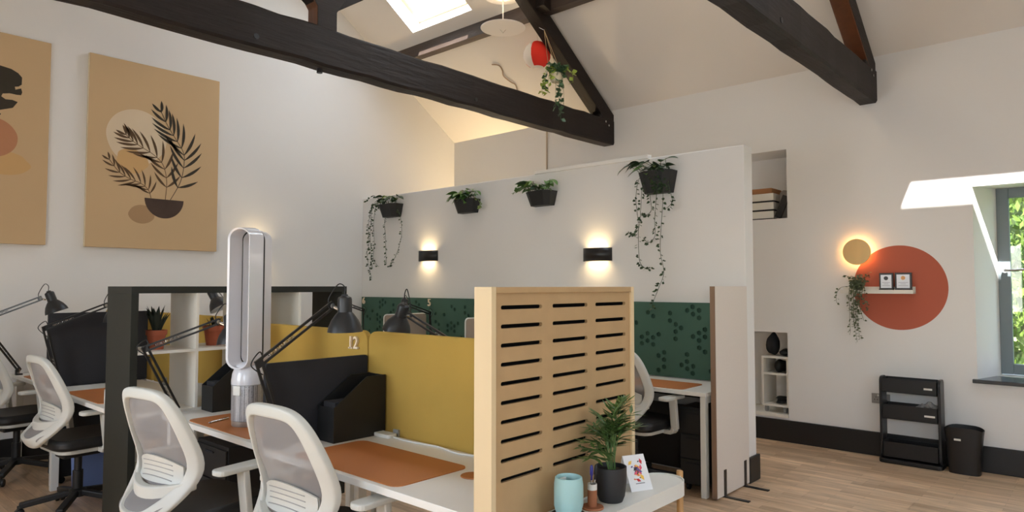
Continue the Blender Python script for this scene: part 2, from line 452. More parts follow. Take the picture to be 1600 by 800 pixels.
for k in range(2): box('window_pane', (0.26 + k * 1.07, 1.27 + k * 1.07, YF - 0.02, YF - 0.012, 0.97, 2.23), GLASS, wf)
# ceiling slopes with the roof-window shafts
SD = 0.20
bm = nb(); grid_wall(bm, lambda a, b: (b, a, roof(b)), YF, YG, RIDGE, XW, [(a, b, SKX0, SKX1) for a, b in SKY])
grid_wall(bm, lambda a, b: (b, a, roof(b)), YF, YG, XL, RIDGE, [])
struct(obj('ceiling', bm, CEIL))
off = NS * SD
SHAFT = mat('white_gloss_lining', (240, 240, 238), 0.4)
for k, (a, b) in enumerate(SKY):
    wo = struct(bpy.data.objects.new('window_%d' % (k + 2), None)); COL.objects.link(wo)
    cx_ = (SKX0 + SKX1) / 2; wo.location = (cx_, (a + b) / 2, roof(cx_))
    lo = [Vector((x_, y_, roof(x_))) for x_, y_ in ((SKX0, a), (SKX1, a), (SKX1, b), (SKX0, b))]
    bm = nb(); loft_hole(bm, lo, [p + off for p in lo])
    # flange on the ceiling
    t = Vector((1, 0, -SLOPE)).normalized()
    obj('shaft_lining', bm, SHAFT, wo, True)
    bm = nb()
    up = [p + off * 0.9 for p in lo]; c0 = sum(up, Vector()) / 4
    inn = [c0 + (p - c0) * 0.9 for p in up]
    A = [bm.verts.new(p) for p in up]; B = [bm.verts.new(p) for p in inn]; C2 = [bm.verts.new(p + NS * 0.03) for p in inn]
    for i in range(4):
        j = (i + 1) % 4; bm.faces.new((A[i], A[j], B[j], B[i])); bm.faces.new((B[i], B[j], C2[j], C2[i]))
    obj('sash_frame', bm, mat('varnished_pine', (236, 216, 176), 0.4), wo, True)
    bm = nb(); bm.faces.new([bm.verts.new(p + NS * 0.02) for p in inn]); obj('window_pane', bm, GLASS, wo, True)
    bm = nb(); q = [p + off * 0.8 for p in (lo[1], lo[2])]
    tube(bm, [q[0].lerp(q[1], 0.1) - t * 0.06, q[0].lerp(q[1], 0.9) - t * 0.06], 0.008, 8); obj('handle_bar', bm, STEEL, wo, True)
# partition wall
PX, PXB, PY, PZ = 5.0, 5.15, 2.12, 2.55
bm = nb(); bx(bm, PX, PXB, PY, YG, 0, PZ); struct(obj('wall_partition', bm, WALL, bevel=0.006))
# skirting boards
def skirting(name, x0, x1, y0, y1, h=0.19):
    struct(box(name, (x0, x1, y0, y1, 0, h), BLACKSKIRT, bevel=0.006))
skirting('baseboard_right', XW - 0.022, XW, YF, YG, 0.205)
skirting('baseboard_back', XL, PX, YG - 0.022, YG)
skirting('baseboard_partition', PX - 0.02, PXB + 0.02, PY - 0.022, PY)
skirting('baseboard_partition_side', PXB, PXB + 0.02, PY, YG - 0.03)
skirting('baseboard_left', XL, XL + 0.022, YF, YG)
# niche floor boards (white, slightly proud)
struct(box('trim_1', (XW - 0.012, XW + 0.4, N2[0], N2[1], N2[2], N2[2] + 0.03), KWHITE))
# the deep window of the right wall
win = struct(bpy.data.objects.new('window_1', None)); COL.objects.link(win); win.location = (6.96, 0.23, 0.73)
fy0, fy1, fz0, fz1 = WY0 + 0.11, WY1 - 0.11, 0.74, 2.29
bm = nb()
for c in ((fy0, fy0 + 0.085, fz0, fz1), (fy1 - 0.085, fy1, fz0, fz1), (fy0 + 0.085, fy1 - 0.085, fz0, fz0 + 0.085), (fy0 + 0.085, fy1 - 0.085, fz1 - 0.085, fz1)):
    bx(bm, 6.96, 7.02, *c)
obj('window_frame', bm, GREYFRAME, win, True, bevel=0.004)
box('window_pane', (6.99, 6.996, fy0 + 0.08, fy1 - 0.08, fz0 + 0.08, fz1 - 0.08), GLASS, win)
bm = nb(); tube(bm, [(6.96, fy1 - 0.05, 1.6), (6.92, fy1 - 0.05, 1.6), (6.915, fy1 - 0.09, 1.6), (6.915, fy1 - 0.20, 1.605)], 0.009, 8); lathe(bm, [(0.0, 0), (0.022, 0), (0.022, 0.02), (0, 0.02)], (6.92, fy1 - 0.05, 1.6), 12, (1, 0, 0))
obj('lever_handle', bm, STEEL, win, True, True)
struct(box('trim_2', (XW - 0.045, 6.96, WY0 - 0.03, WY1 + 0.03, 0.697, 0.727), SLATE, bevel=0.004))
# outdoors: lawn and trees seen through the window
LAWN = mat('lawn', (80, 112, 44), 0.9, noise=(6, 0.3))
bm = nb(); grid_wall(bm, lambda a, b: (a, b, -0.25), 7.25, 40, -25, 25, []); struct(obj('lawn', bm, LAWN))
def garden_tree(loc, r, h, label, seed, m):
    rr = random.Random(seed); t = thing('garden_tree', label, 'tree', loc, 0, 'trees outside the window')
    bm = nb(); tube(bm, [(0, 0, 0), (0.05, 0, h * 0.3), (0, 0.05, h * 0.62)], [0.14, 0.11, 0.06], 8); obj('trunk', bm, mat('bark', (90, 74, 58), 0.9), t)
    bm = nb()
    for k in range(3800):
        th = rr.uniform(0, 2 * PI); cz = rr.uniform(-1, 1); rad = rr.uniform(0.72, 1.02) * (1 + 0.16 * math.sin(5 * th + seed) * math.cos(4 * cz))
        s = math.sqrt(1 - cz * cz)
        p = Vector((r * rad * s * math.cos(th), r * rad * s * math.sin(th), h * 0.56 + h * 0.46 * rad * cz))
        q = Euler((rr.uniform(0, 6), rr.uniform(0, 6), rr.uniform(0, 6))).to_quaternion(); L = rr.uniform(0.05, 0.11)
        a = q @ Vector((L, 0, 0)); b = q @ Vector((0, L * 0.45, 0))
        bm.faces.new([bm.verts.new(p + v) for v in (-a, b, a, -b)])
    obj('foliage', bm, m, t)
LF = [mat('sunny_leaf', (92, 114, 44), 0.5, noise=(3, 0.35)), mat('fresh_leaf', (72, 100, 34), 0.5, noise=(3, 0.35))]
for i, (x_, y_, r_, h_) in enumerate([(12.0, 1.75, 1.25, 4.2), (12.3, -1.25, 1.25, 4.6), (16.2, 4.2, 1.6, 6.0), (16.4, 0.3, 1.6, 5.6), (12.5, -4.3, 1.25, 4.2)]):
    garden_tree((x_, y_, -0.25), r_, h_, ['bright green garden tree seen at the edge of the window', 'bright green garden tree right of the window edge', 'taller pale green tree farther off beyond the window', 'round fresh green tree behind the nearer garden tree', 'green garden tree far right outside the window'][i], i, LF[i % 2])

hd = thing('garden_hedge', 'dense bright green hedge filling the view outside the window', 'hedge', (18.6, 1.0, -0.25))
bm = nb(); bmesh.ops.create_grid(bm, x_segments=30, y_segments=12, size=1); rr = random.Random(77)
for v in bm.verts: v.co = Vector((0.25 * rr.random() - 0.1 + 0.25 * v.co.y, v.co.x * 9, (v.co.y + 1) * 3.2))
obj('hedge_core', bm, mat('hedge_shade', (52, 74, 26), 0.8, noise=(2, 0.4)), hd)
bm = nb()
for k in range(9000):
    y_, z_ = rr.uniform(-9, 9), rr.uniform(0, 6.5); p = Vector((-0.28 + rr.uniform(-0.15, 0.25) + 0.08 * (z_ - 3.2), y_, z_))
    q = Euler((rr.uniform(0, 6), rr.uniform(0, 6), rr.uniform(0, 6))).to_quaternion(); L = rr.uniform(0.06, 0.16)
    a = q @ Vector((L, 0, 0)); b = q @ Vector((0, L * 0.4, 0)); bm.faces.new([bm.verts.new(p + v) for v in (-a, b, a, -b)])
o = obj('foliage', bm, LF[0], hd); o['kind'] = 'stuff'

# ------------------------------------------------------------------ roof timbers
def truss(y0, label):
    y1 = y0 + 0.15; yc = (y0 + y1) / 2
    t = thing('roof_truss', label, 'roof truss', (RIDGE, yc, 3.09), 0, 'exposed dark roof trusses')
    bm = nb(); n = 40; prev = None; rr = random.Random(int(y0 * 10))
    prof = lambda: (rr.uniform(-0.004, 0.004), rr.uniform(-0.006, 0.006), rr.uniform(-0.006, 0.006))
    for i in range(n + 1):          # hand-hewn tie beam: slightly uneven edges
        x_ = XL + (XW - XL) * i / n; a, b, c = prof()
        ring = [bm.verts.new(p) for p in ((x_, y0 + 0.012 + a, 3.09 + b), (x_, y0 + a, 3.11 + b), (x_, y0 + a, 3.36 + c), (x_, y0 + 0.012 + a, 3.375 + c), (x_, y1 - 0.012, 3.375 + c), (x_, y1, 3.36), (x_, y1, 3.11), (x_, y1 - 0.012, 3.09 + b))]
        if prev:
            for k in range(8): bm.faces.new((prev[k], prev[(k + 1) % 8], ring[(k + 1) % 8], ring[k]))
        else: bm.faces.new(ring[::-1])
        prev = ring
    bm.faces.new(prev); obj('tie_beam', bm, BEAM, t, True)
    for s in (1, -1):
        e = Vector((RIDGE + s * (XW - RIDGE), yc, 3.345)); r_ = Vector((RIDGE, yc, 3.345 + 0.70 * (XW - RIDGE)))
        d = (r_ - e).normalized(); e2 = e - d * 0.0
        bm = nb(); bar(bm, e2, r_, 0.14, 0.17); pr = obj('principal_rafter', bm, [BEAM, LIT_TIMBER], t, True, bevel=0.008)
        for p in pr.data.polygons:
            if p.normal.z < -0.5 and y0 < 3: p.material_index = 1  # lamp glow on the underside, painted in
        a = Vector((RIDGE + s * 0.07, yc, 3.60)); x_ = RIDGE + s * 1.82
        bm = nb(); bar(bm, a, (x_, yc, 3.60 + 0.69 * 1.75), 0.11, 0.13); obj('strut', bm, BEAM, t, True, bevel=0.006)
        # iron straps and bolts at the heel
        hx = e.x - s * 0.12
        for bxx, bz in ((hx, 3.30), (hx - s * 0.06, 3.335)):
            bm = nb(); lathe(bm, [(0, 0), (0.012, 0), (0.012, 0.012), (0, 0.012)], (bxx, y0 - 0.01, bz), 8, (0, 1, 0)); obj('heel_bolt', bm, STEEL, t, True)
        bm = nb(); bx(bm, hx - 0.16 - (0 if s > 0 else -0.2), hx - 0.05 + (0 if s > 0 else 0.2), y0 + 0.01, y1 - 0.01, 3.37, 3.41); obj('packing_block', bm, BEAM, t, True, bevel=0.01)
    bm = nb()
    prism(bm, [(RIDGE - 0.085, 3.36), (RIDGE + 0.085, 3.36), (RIDGE + 0.085, 3.52), (RIDGE + 0.16, 3.62), (RIDGE + 0.16, 3.70), (RIDGE + 0.085, 3.80), (RIDGE + 0.085, roof(RIDGE) - 0.02), (RIDGE - 0.085, roof(RIDGE) - 0.02), (RIDGE - 0.085, 3.80), (RIDGE - 0.16, 3.70), (RIDGE - 0.16, 3.62), (RIDGE - 0.085, 3.52)], 'y', y0 + 0.01, y1 - 0.01)
    kp = obj('king_post', bm, [BEAM, LIT_TIMBER], t, True, bevel=0.008)
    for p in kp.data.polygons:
        if p.normal.x < -0.3: p.material_index = 1  # lamp-lit side, coloured by face direction
    bm = nb(); lathe(bm, [(0, 0), (0.022, 0), (0.022, 0.03), (0.012, 0.03), (0.012, 0.045), (0, 0.045)], (RIDGE - 0.02, yc, 3.05), 8); obj('king_bolt', bm, BLACKM, t, True)
    for xk in (2.2, 4.3):
        bm = nb(); lathe(bm, [(0, -0.004), (0.02, -0.004), (0.02, 0.006), (0, 0.006)], (xk, y0, 3.16), 8, (0, 1, 0)); obj('peg', bm, BLACKM, t, True)
    return t
truss(4.31, 'dark timber roof truss with king post crossing above the desks')
truss(1.565, 'dark timber roof truss ending in the right wall above the red circle')
PUR = thing('roof_purlin', 'dark timber purlin running under the sloping ceiling below the skylight', 'roof beam', (5.30, 2.0, 4.25))
bm = nb(); prism(bm, [(5.25, 4.252), (5.36, 4.252), (5.36, roof(5.36)), (5.25, roof(5.25))], 'y', YF, YG); obj('beam', bm, mat('dark_purlin_timber', (70, 58, 52), 0.5, noise=(3, 0.3, (6, 1, 6)), bump=(7, 0.4, (5, 0.6, 5))), PUR, True)
for yy in (4.20, 1.46):
    bm = nb(); prism(bm, [(5.14, 4.27), (5.25, 4.235), (5.25, 4.39), (5.14, 4.43)], 'y', yy, yy + 0.26); obj('cleat', bm, BEAM, PUR, True, bevel=0.006)

# ================================================================== FURNITURE
DH = 0.73
def desk(x0, x1, y0, y1, label, rot_front=-1, group='white desks'):
    """white-topped desk; front edge on the low-x side when rot_front = -1"""
    t = thing('desk', label, 'desk', ((x0 + x1) / 2, (y0 + y1) / 2, 0), 0, group)
    box('desk_top', (x0, x1, y0, y1, DH - 0.028, DH), WHITE, t, bevel=0.002)
    fr = x0 if rot_front < 0 else x1
    for xx in (x0 + 0.05, x1 - 0.05):
        for yy in (y0 + 0.035, y1 - 0.035):
            box('leg', (xx - 0.025, xx + 0.025, yy - 0.02, yy + 0.02, 0, DH - 0.028), WPLAST, t, bevel=0.003)
    for yy in (y0 + 0.035, y1 - 0.035):
        box('side_rail', (x0 + 0.075, x1 - 0.075, yy - 0.015, yy + 0.015, DH - 0.08, DH - 0.028), WPLAST, t)
    xb = x1 - 0.05 if rot_front < 0 else x0 + 0.05
    box('back_rail', (xb - 0.015, xb + 0.015, y0 + 0.055, y1 - 0.055, DH - 0.08, DH - 0.028), WPLAST, t)
    xt = xb + rot_front * 0.16
    bm = nb(); bx(bm, min(xt, xb + rot_front * 0.03), max(xt, xb + rot_front * 0.03), y0 + 0.2, y1 - 0.2, DH - 0.16, DH - 0.155)
    bx(bm, xt - 0.003, xt + 0.003, y0 + 0.2, y1 - 0.2, DH - 0.16, DH - 0.10)
    obj('cable_tray', bm, GREYPL, t, True)
    return t
def desk_mat(x0, x1, y0, y1, label):
    bm = nb(); prism(bm, rrect(x0, x1, y0, y1, 0.045), 'z', DH, DH + 0.004)
    return tag(obj('desk_mat', bm, TAN, base=((x0 + x1) / 2, (y0 + y1) / 2, DH)), label, 'desk mat', 'tan desk mats')
Y1, Y2, Y3 = 1.575, 2.945, 4.14
desk(1.56, 2.13, Y1, Y2, 'white desk number 12 between the slotted wooden screen and charcoal divider')
desk(1.58, 2.13, Y2 + 0.005, Y3, 'white desk carrying the tower fan in front of the black shelf unit')
desk(2.19, 2.76, 1.76, Y2, 'white desk on the far side of the nearest mustard panel', 1)
desk(2.19, 2.76, Y2 + 0.005, Y3, 'white desk behind the mustard panel marked 12', 1)
desk(1.42, 2.06, 4.60, 5.80, 'white desk behind the black shelf unit, in front of the tall charcoal screen')
desk(1.45, 2.06, 5.86, 6.97, 'white desk in the far left corner by the painted wall')
desk(2.19, 2.80, 4.60, 5.80, 'white desk beyond the shelf unit, right of the mustard panels', 1)
desk_mat(1.585, 1.965, 2.0, 2.73, 'tan leather desk mat on the desk nearest the wooden screen')
desk_mat(1.605, 1.985, 3.14, 3.86, 'tan leather desk mat under the tower fan')
desk_mat(1.45, 1.80, 4.78, 5.50, 'tan leather desk mat behind the black shelf end')
desk_mat(1.47, 1.82, 6.0, 6.72, 'tan leather desk mat on the far left corner desk')
# coaster
bm = nb(); lathe(bm, [(0, 0), (0.045, 0), (0.047, 0.002), (0.045, 0.005), (0, 0.005)], (0, 0, 0), 28)
o = obj('coaster', bm, TAN, base=(0, 0, 0)); o.location = (1.885, 1.905, DH); tag(o, 'round tan leather coaster beside the wooden screen edge', 'coaster')
# mustard desk panels along the row (x = 2.13 .. 2.19)
def mustard(y0, y1, label, z1=1.235):
    t = thing('privacy_screen', label, 'desk screen', (2.16, (y0 + y1) / 2, DH - 0.02), 0, 'mustard desk screens')
    bm = nb(); pts = [(y0 + 0.004, DH - 0.02), (y1 - 0.004, DH - 0.02)]
    r = 0.055
    pts += [(y1 - 0.004 - r + r * math.cos(a), z1 - r + r * math.sin(a)) for a in [PI / 2 * k / 6 for k in range(7)]]
    pts += [(y0 + 0.004 + r - r * math.sin(a), z1 - r + r * math.cos(a)) for a in [PI / 2 * k / 6 for k in range(7)]]
    prism(bm, pts, 'x', 2.143, 2.177); obj('panel', bm, MUSTARD, t, True, bevel=0.007)
    for yy in (y0 + 0.25, y1 - 0.25):
        box('clamp', (2.132, 2.188, yy - 0.02, yy + 0.02, DH - 0.055, DH + 0.03), GREYPL, t)
    return t
mustard(Y1, Y2, 'mustard fabric panel behind desk 12, nearest the wooden screen')
mustard(Y2, Y3, 'mustard fabric panel carrying the wooden number 12')
mustard(4.60, 5.80, 'mustard fabric panel seen through the shelf unit by the cactus', 1.26)
mustard(5.84, 6.97, 'mustard fabric panel in the far corner by the painted wall', 1.26)
# charcoal dividers between neighbours
def divider(x0, x1, y, z1, label):
    t = thing('desk_divider', label, 'desk divider', ((x0 + x1) / 2, y, DH), 0)
    bm = nb(); prism(bm, rrect(x0, x1, DH, z1, 0.012, 3), 'y', y - 0.013, y + 0.013); obj('panel', bm, CHARCOAL, t, True, bevel=0.004)
    for xx in (x0 + 0.1, x1 - 0.1): box('foot_bracket', (xx - 0.02, xx + 0.02, y - 0.03, y + 0.03, DH, DH + 0.006), BLACKM, t)
divider(1.57, 2.135, 2.945, 1.113, 'low charcoal divider between desk 12 and the fan desk')
divider(1.42, 2.10, 5.83, 1.272, 'tall charcoal screen left of the black shelf unit')
# black magazine files
def magfile(x0, x1, y0, y1, zl, zh, label):
    t = thing('magazine_file', label, 'magazine file', ((x0 + x1) / 2, (y0 + y1) / 2, DH), 0, 'black magazine files')
    xm = x0 + (x1 - x0) * 0.62; out = [(x0, DH), (x1, DH), (x1, DH + zh), (xm, DH + zh), (x0, DH + zl)]
    for a, b in ((y0, y0 + 0.006), (y1 - 0.006, y1)):
        bm = nb(); prism(bm, out, 'y', a, b); obj('side', bm, BLACK, t, True)
    box('front', (x0, x0 + 0.006, y0 + 0.006, y1 - 0.006, DH, DH + zl - 0.002), BLACK, t)
    box('back', (x1 - 0.006, x1, y0 + 0.006, y1 - 0.006, DH, DH + zh - 0.002), BLACK, t)
    box('base', (x0 + 0.006, x1 - 0.006, y0 + 0.006, y1 - 0.006, DH, DH + 0.006), BLACK, t)
    for k in range(3):
        xx = y0 + 0.02 + k * (y1 - y0 - 0.04) / 3
        box('folder', (x0 + 0.02, x1 - 0.01, xx, xx + (y1 - y0) / 4.2, DH + 0.006, DH + zl + 0.02), CHARCOAL, t)
magfile(1.83, 2.13, 2.775, 2.912, 0.165, 0.295, 'black magazine file in the corner of desk 12')
magfile(1.80, 2.12, 3.98, 4.125, 0.15, 0.31, 'black magazine file behind the tower fan')

# ------------------------------------------------------------------ shelf unit (4 x 4 open cells)
KX0, KX1, KY0, KY1, KH = 1.41, 2.84, 4.16, 4.55, 1.468
ks = thing('shelf_unit', 'black open shelf unit with white inner boards dividing the desks', 'shelf unit', ((KX0 + KX1) / 2, (KY0 + KY1) / 2, 0))
for a in (KX0, KX1 - 0.04): box('side_panel', (a, a + 0.04, KY0, KY1, 0, KH - 0.04), KBLACK, ks, bevel=0.0015)
box('top_panel', (KX0, KX1, KY0, KY1, KH - 0.04, KH), KBLACK, ks, bevel=0.0015)
box('bottom_panel', (KX0 + 0.04, KX1 - 0.04, KY0, KY1, 0, 0.04), KBLACK, ks)
cw = (KX1 - KX0 - 0.08 - 3 * 0.016) / 4
for k in range(3):
    a = KX0 + 0.04 + (k + 1) * cw + k * 0.016
    box('divider', (a, a + 0.016, KY0 + 0.002, KY1 - 0.002, 0.04, KH - 0.04), KWHITE, ks)
chh = (KH - 0.08 - 3 * 0.016) / 4
SHZ = []
for j in range(3):
    z = 0.04 + (j + 1) * chh + j * 0.016; SHZ.append(z + 0.016)
    for k in range(4):
        a = KX0 + 0.04 + k * (cw + 0.016)
        box('shelf', (a, a + cw, KY0 + 0.002, KY1 - 0.002, z, z + 0.016), KWHITE, ks)
SH = SHZ[2]
def flowerpot(t, r, h):
    bm = nb(); lathe(bm, [(0, 0), (r * 0.68, 0), (r * 0.88, h * 0.74), (r, h * 0.75), (r * 1.02, h), (r * 0.92, h), (r * 0.84, h * 0.8), (0, h * 0.8)], (0, 0, 0), 28)
    obj('pot', bm, TERRA, t, smooth=True)
    bm = nb(); lathe(bm, [(0, h * 0.84), (r * 0.86, h * 0.84), (r * 0.86, h * 0.8)], (0, 0, 0), 20); obj('soil', bm, SOIL, t)
def leaf_me(name, L, W, m, fold=0.25, seg=5, heart=False, droop=0.2):
    bm = nb(); rows = []
    for i in range(seg + 1):
        t = i / seg
        wd = W / 2 * (math.sin(PI * min(1, t * 0.92 + (0.12 if heart else 0.03))) ** (0.7 if heart else 0.9)) if 0 < i < seg else (W * 0.12 if heart and i == 0 else 0.0005)
        z = -droop * L * t * t
        rows.append([bm.verts.new((L * t, -wd, z + fold * wd)), bm.verts.new((L * t, 0, z)), bm.verts.new((L * t, wd, z + fold * wd))])
    for a, b in zip(rows[:-1], rows[1:]):
        for k in range(2): bm.faces.new((a[k], b[k], b[k + 1], a[k + 1]))
    me = bpy.data.meshes.new(name); bm.to_mesh(me); bm.free(); me.materials.append(m)
    for p in me.polygons: p.use_smooth = True
    return me
SUCC = leaf_me('succulent_leaf', 0.17, 0.03, CACT, 0.5, 5, False, 0.15)
def succulent(x, y, z, label, r, h, n, tall, seed):
    rr = random.Random(seed); t = thing('potted_succulent', label, 'potted plant', (x, y, z), 0, 'terracotta pots on the shelf unit')
    flowerpot(t, r, h)
    for k in range(n):
        a = rr.uniform(0, 2 * PI); up = rr.uniform(1.22, 1.57)
        inst('leaf', SUCC, t, (0.02 * math.cos(a), 0.02 * math.sin(a), h * 0.82), (rr.uniform(-0.3, 0.3), -up, a), rr.uniform(0.75, 1.05) * tall)
succulent(1.60, 4.30, SH, 'terracotta pot with a spiky dark succulent at the left of the shelf', 0.058, 0.115, 22, 0.95, 3)
succulent(1.965, 4.34, SH, 'terracotta pot with a low plant behind the lamp shade', 0.068, 0.125, 9, 0.5, 5)
# small things on the desk behind the shelf unit
o = thing('glass_jar', 'clear glass jar with foil lid on the desk behind the shelf unit', 'jar', (1.60, 4.80, DH + 0.0))
CLEARJ = mat('jar_glass', (225, 230, 228), 0.08, alpha=0.35)
bm = nb(); lathe(bm, [(0, 0), (0.05, 0), (0.053, 0.01), (0.053, 0.11), (0.047, 0.12), (0.05, 0.11), (0.05, 0.012), (0, 0.012)], (0, 0, 0), 20); obj('jar_body', bm, CLEARJ, o, smooth=True)
bm = nb(); lathe(bm, [(0, 0.122), (0.05, 0.122), (0.05, 0.14), (0, 0.145)], (0, 0, 0), 20); obj('lid', bm, SILVER, o, smooth=True)
o = thing('mug', 'white mug at the left of the shelf unit opening', 'mug', (1.50, 4.72, DH))
bm = nb(); lathe(bm, [(0, 0), (0.036, 0), (0.04, 0.01), (0.04, 0.095), (0.036, 0.095), (0.036, 0.01), (0, 0.01)], (0, 0, 0), 20); obj('mug_body', bm, WPLAST, o, smooth=True)
bm = nb(); tube(bm, [(0.038, 0, 0.075), (0.065, 0, 0.075), (0.07, 0, 0.045), (0.038, 0, 0.025)], 0.006, 6); obj('handle', bm, WPLAST, o, smooth=True)
o = thing('power_socket', 'white desktop power socket block behind the shelf board', 'power socket', (2.03, 4.72, DH), 0.3)
bm = nb(); prism(bm, [(-0.04, 0), (0.04, 0), (0.04, 0.03), (-0.02, 0.085), (-0.04, 0.085)], 'y', -0.09, 0.09); obj('socket_body', bm, WPLAST, o, bevel=0.004)
for k in (-1, 1):
    bm = nb(); bx(bm, -0.004, 0.016, k * 0.045 - 0.012, k * 0.045 + 0.012, 0.052, 0.072); obj('outlet', bm, GREYPL, o)
# pen on the fan mat
o = thing('pen', 'silver pen lying on the tan mat beside the fan', 'pen', (1.70, 3.68, DH + 0.009), 0.35)
bm = nb(); lathe(bm, [(0, -0.07), (0.004, -0.062), (0.0055, -0.05), (0.0055, 0.07), (0, 0.07)], (0, 0, 0), 10, (1, 0, 0)); obj('barrel', bm, STEEL, o, smooth=True)
bm = nb(); bx(bm, 0.02, 0.065, -0.002, 0.002, 0.005, 0.008); obj('clip', bm, STEEL, o)
# white cable lying behind the mat at the mustard panel
bm = nb(); tube(bm, bez([(2.10, 2.72, DH + 0.006), (2.085, 2.55, DH + 0.005), (2.105, 2.35, DH + 0.005), (2.08, 2.2, DH + 0.005), (2.11, 2.05, DH + 0.005), (2.10, 1.75, DH + 0.005)], 8), 0.0045, 6)
tag(obj('power_cable', bm, WPLAST, base=(2.1, 2.2, DH), smooth=True), 'thin white cable along the foot of the mustard panel', 'cable')
bm = nb(); prism(bm, rrect(2.062, 2.122, 2.66, 2.80, 0.02), 'z', DH, DH + 0.018); tag(obj('cable_outlet', bm, WPLAST, base=(2.09, 2.73, DH), bevel=0.004), 'small white cable outlet at the corner of desk 12', 'cable outlet')

# wooden numerals
def numeral(s, loc, rot, size, label, serif=()):
    me = text_mesh('numeral', s, size, 0.012, mat('pale_wood_numeral', (238, 218, 190), 0.6), size * 0.012)
    o = bpy.data.objects.new('number_sign', me); COL.objects.link(o); o.location = loc; o.rotation_euler = rot
    tag(o, label, 'number sign', 'wooden desk numbers')
    if serif:
        st_ = [v.co.x for v in me.vertices if v.co.y < 0.004 and v.co.x < -0.002]; sx = (min(st_) + max(st_)) / 2
        serif = [(sx - 0.017, sx + 0.017, -0.002, 0.006)]
        for (cx0, cx1, cy0, cy1) in serif:
            bm = nb(); bx(bm, cx0, cx1, cy0, cy1, -0.006, 0.006); obj('serif', bm, MATS['pale_wood_numeral'], o)
    return o
numeral('12', (2.134, 3.06, 1.138), FACE_MX, 0.092, 'wooden number 12 on the mustard panel', [(-0.05, -0.012, -0.002, 0.007), (0.008, 0.052, -0.002, 0.008)])
numeral('5', (4.955, 5.69, 1.252), FACE_MX, 0.11, 'wooden number 5 on the green wall panel')
numeral('6', (4.955, 6.90, 1.255), FACE_MX, 0.11, 'wooden number 6 at the far left of the green wall panels')

# ------------------------------------------------------------------ slotted wooden screen
SX0, SX1, SYN, SYF, SHT = 1.56, 2.405, 1.492, 1.570, 1.467
sc = thing('wooden_screen', 'birch plywood screen with rows of dark slots at the desk end', 'screen', ((SX0 + SX1) / 2, 1.53, 0))
box('end_post', (SX0, SX0 + 0.022, SYN, SYF, 0, SHT), BIRCHEDGE, sc, bevel=0.001)
box('end_post', (SX1 - 0.022, SX1, SYN, SYF, 0, SHT), BIRCHEDGE, sc, bevel=0.001)
box('top_rail', (SX0 + 0.022, SX1 - 0.022, SYN, SYF, SHT - 0.02, SHT), BIRCH, sc, bevel=0.001)
cols = [(1.612, 1.822), (1.880, 2.090), (2.142, 2.352)]
holes = []
for a, b in cols:
    for k in range(10):
        zc = 1.400 - 0.0617 * k
        holes.append(rrect(a - 1.98, b - 1.98, zc - 0.0068, zc + 0.0068, 0.0066, 3)[::-1])
me = curve_mesh('slotted_panel', [[(SX0 + 0.022 - 1.98, 0.05), (SX1 - 0.022 - 1.98, 0.05), (SX1 - 0.022 - 1.98, SHT - 0.02), (SX0 + 0.022 - 1.98, SHT - 0.02)]], holes, 0.012, BIRCH)
inst('slotted_panel', me, sc, (1.98 - sc.location.x, SYN + 0.020 - sc.location.y, 0), FACE_MY)
box('felt_backing', (SX0 + 0.022, SX1 - 0.022, SYN + 0.0205, SYN + 0.03, 0.05, SHT - 0.02), mat('black_felt', (14, 14, 14), 1.0, spec=0.05), sc)
box('rear_panel', (SX0 + 0.022, SX1 - 0.022, SYF - 0.014, SYF - 0.002, 0.05, SHT - 0.02), BIRCH, sc)
box('bottom_rail', (SX0 + 0.022, SX1 - 0.022, SYN, SYF, 0, 0.05), BIRCH, sc)

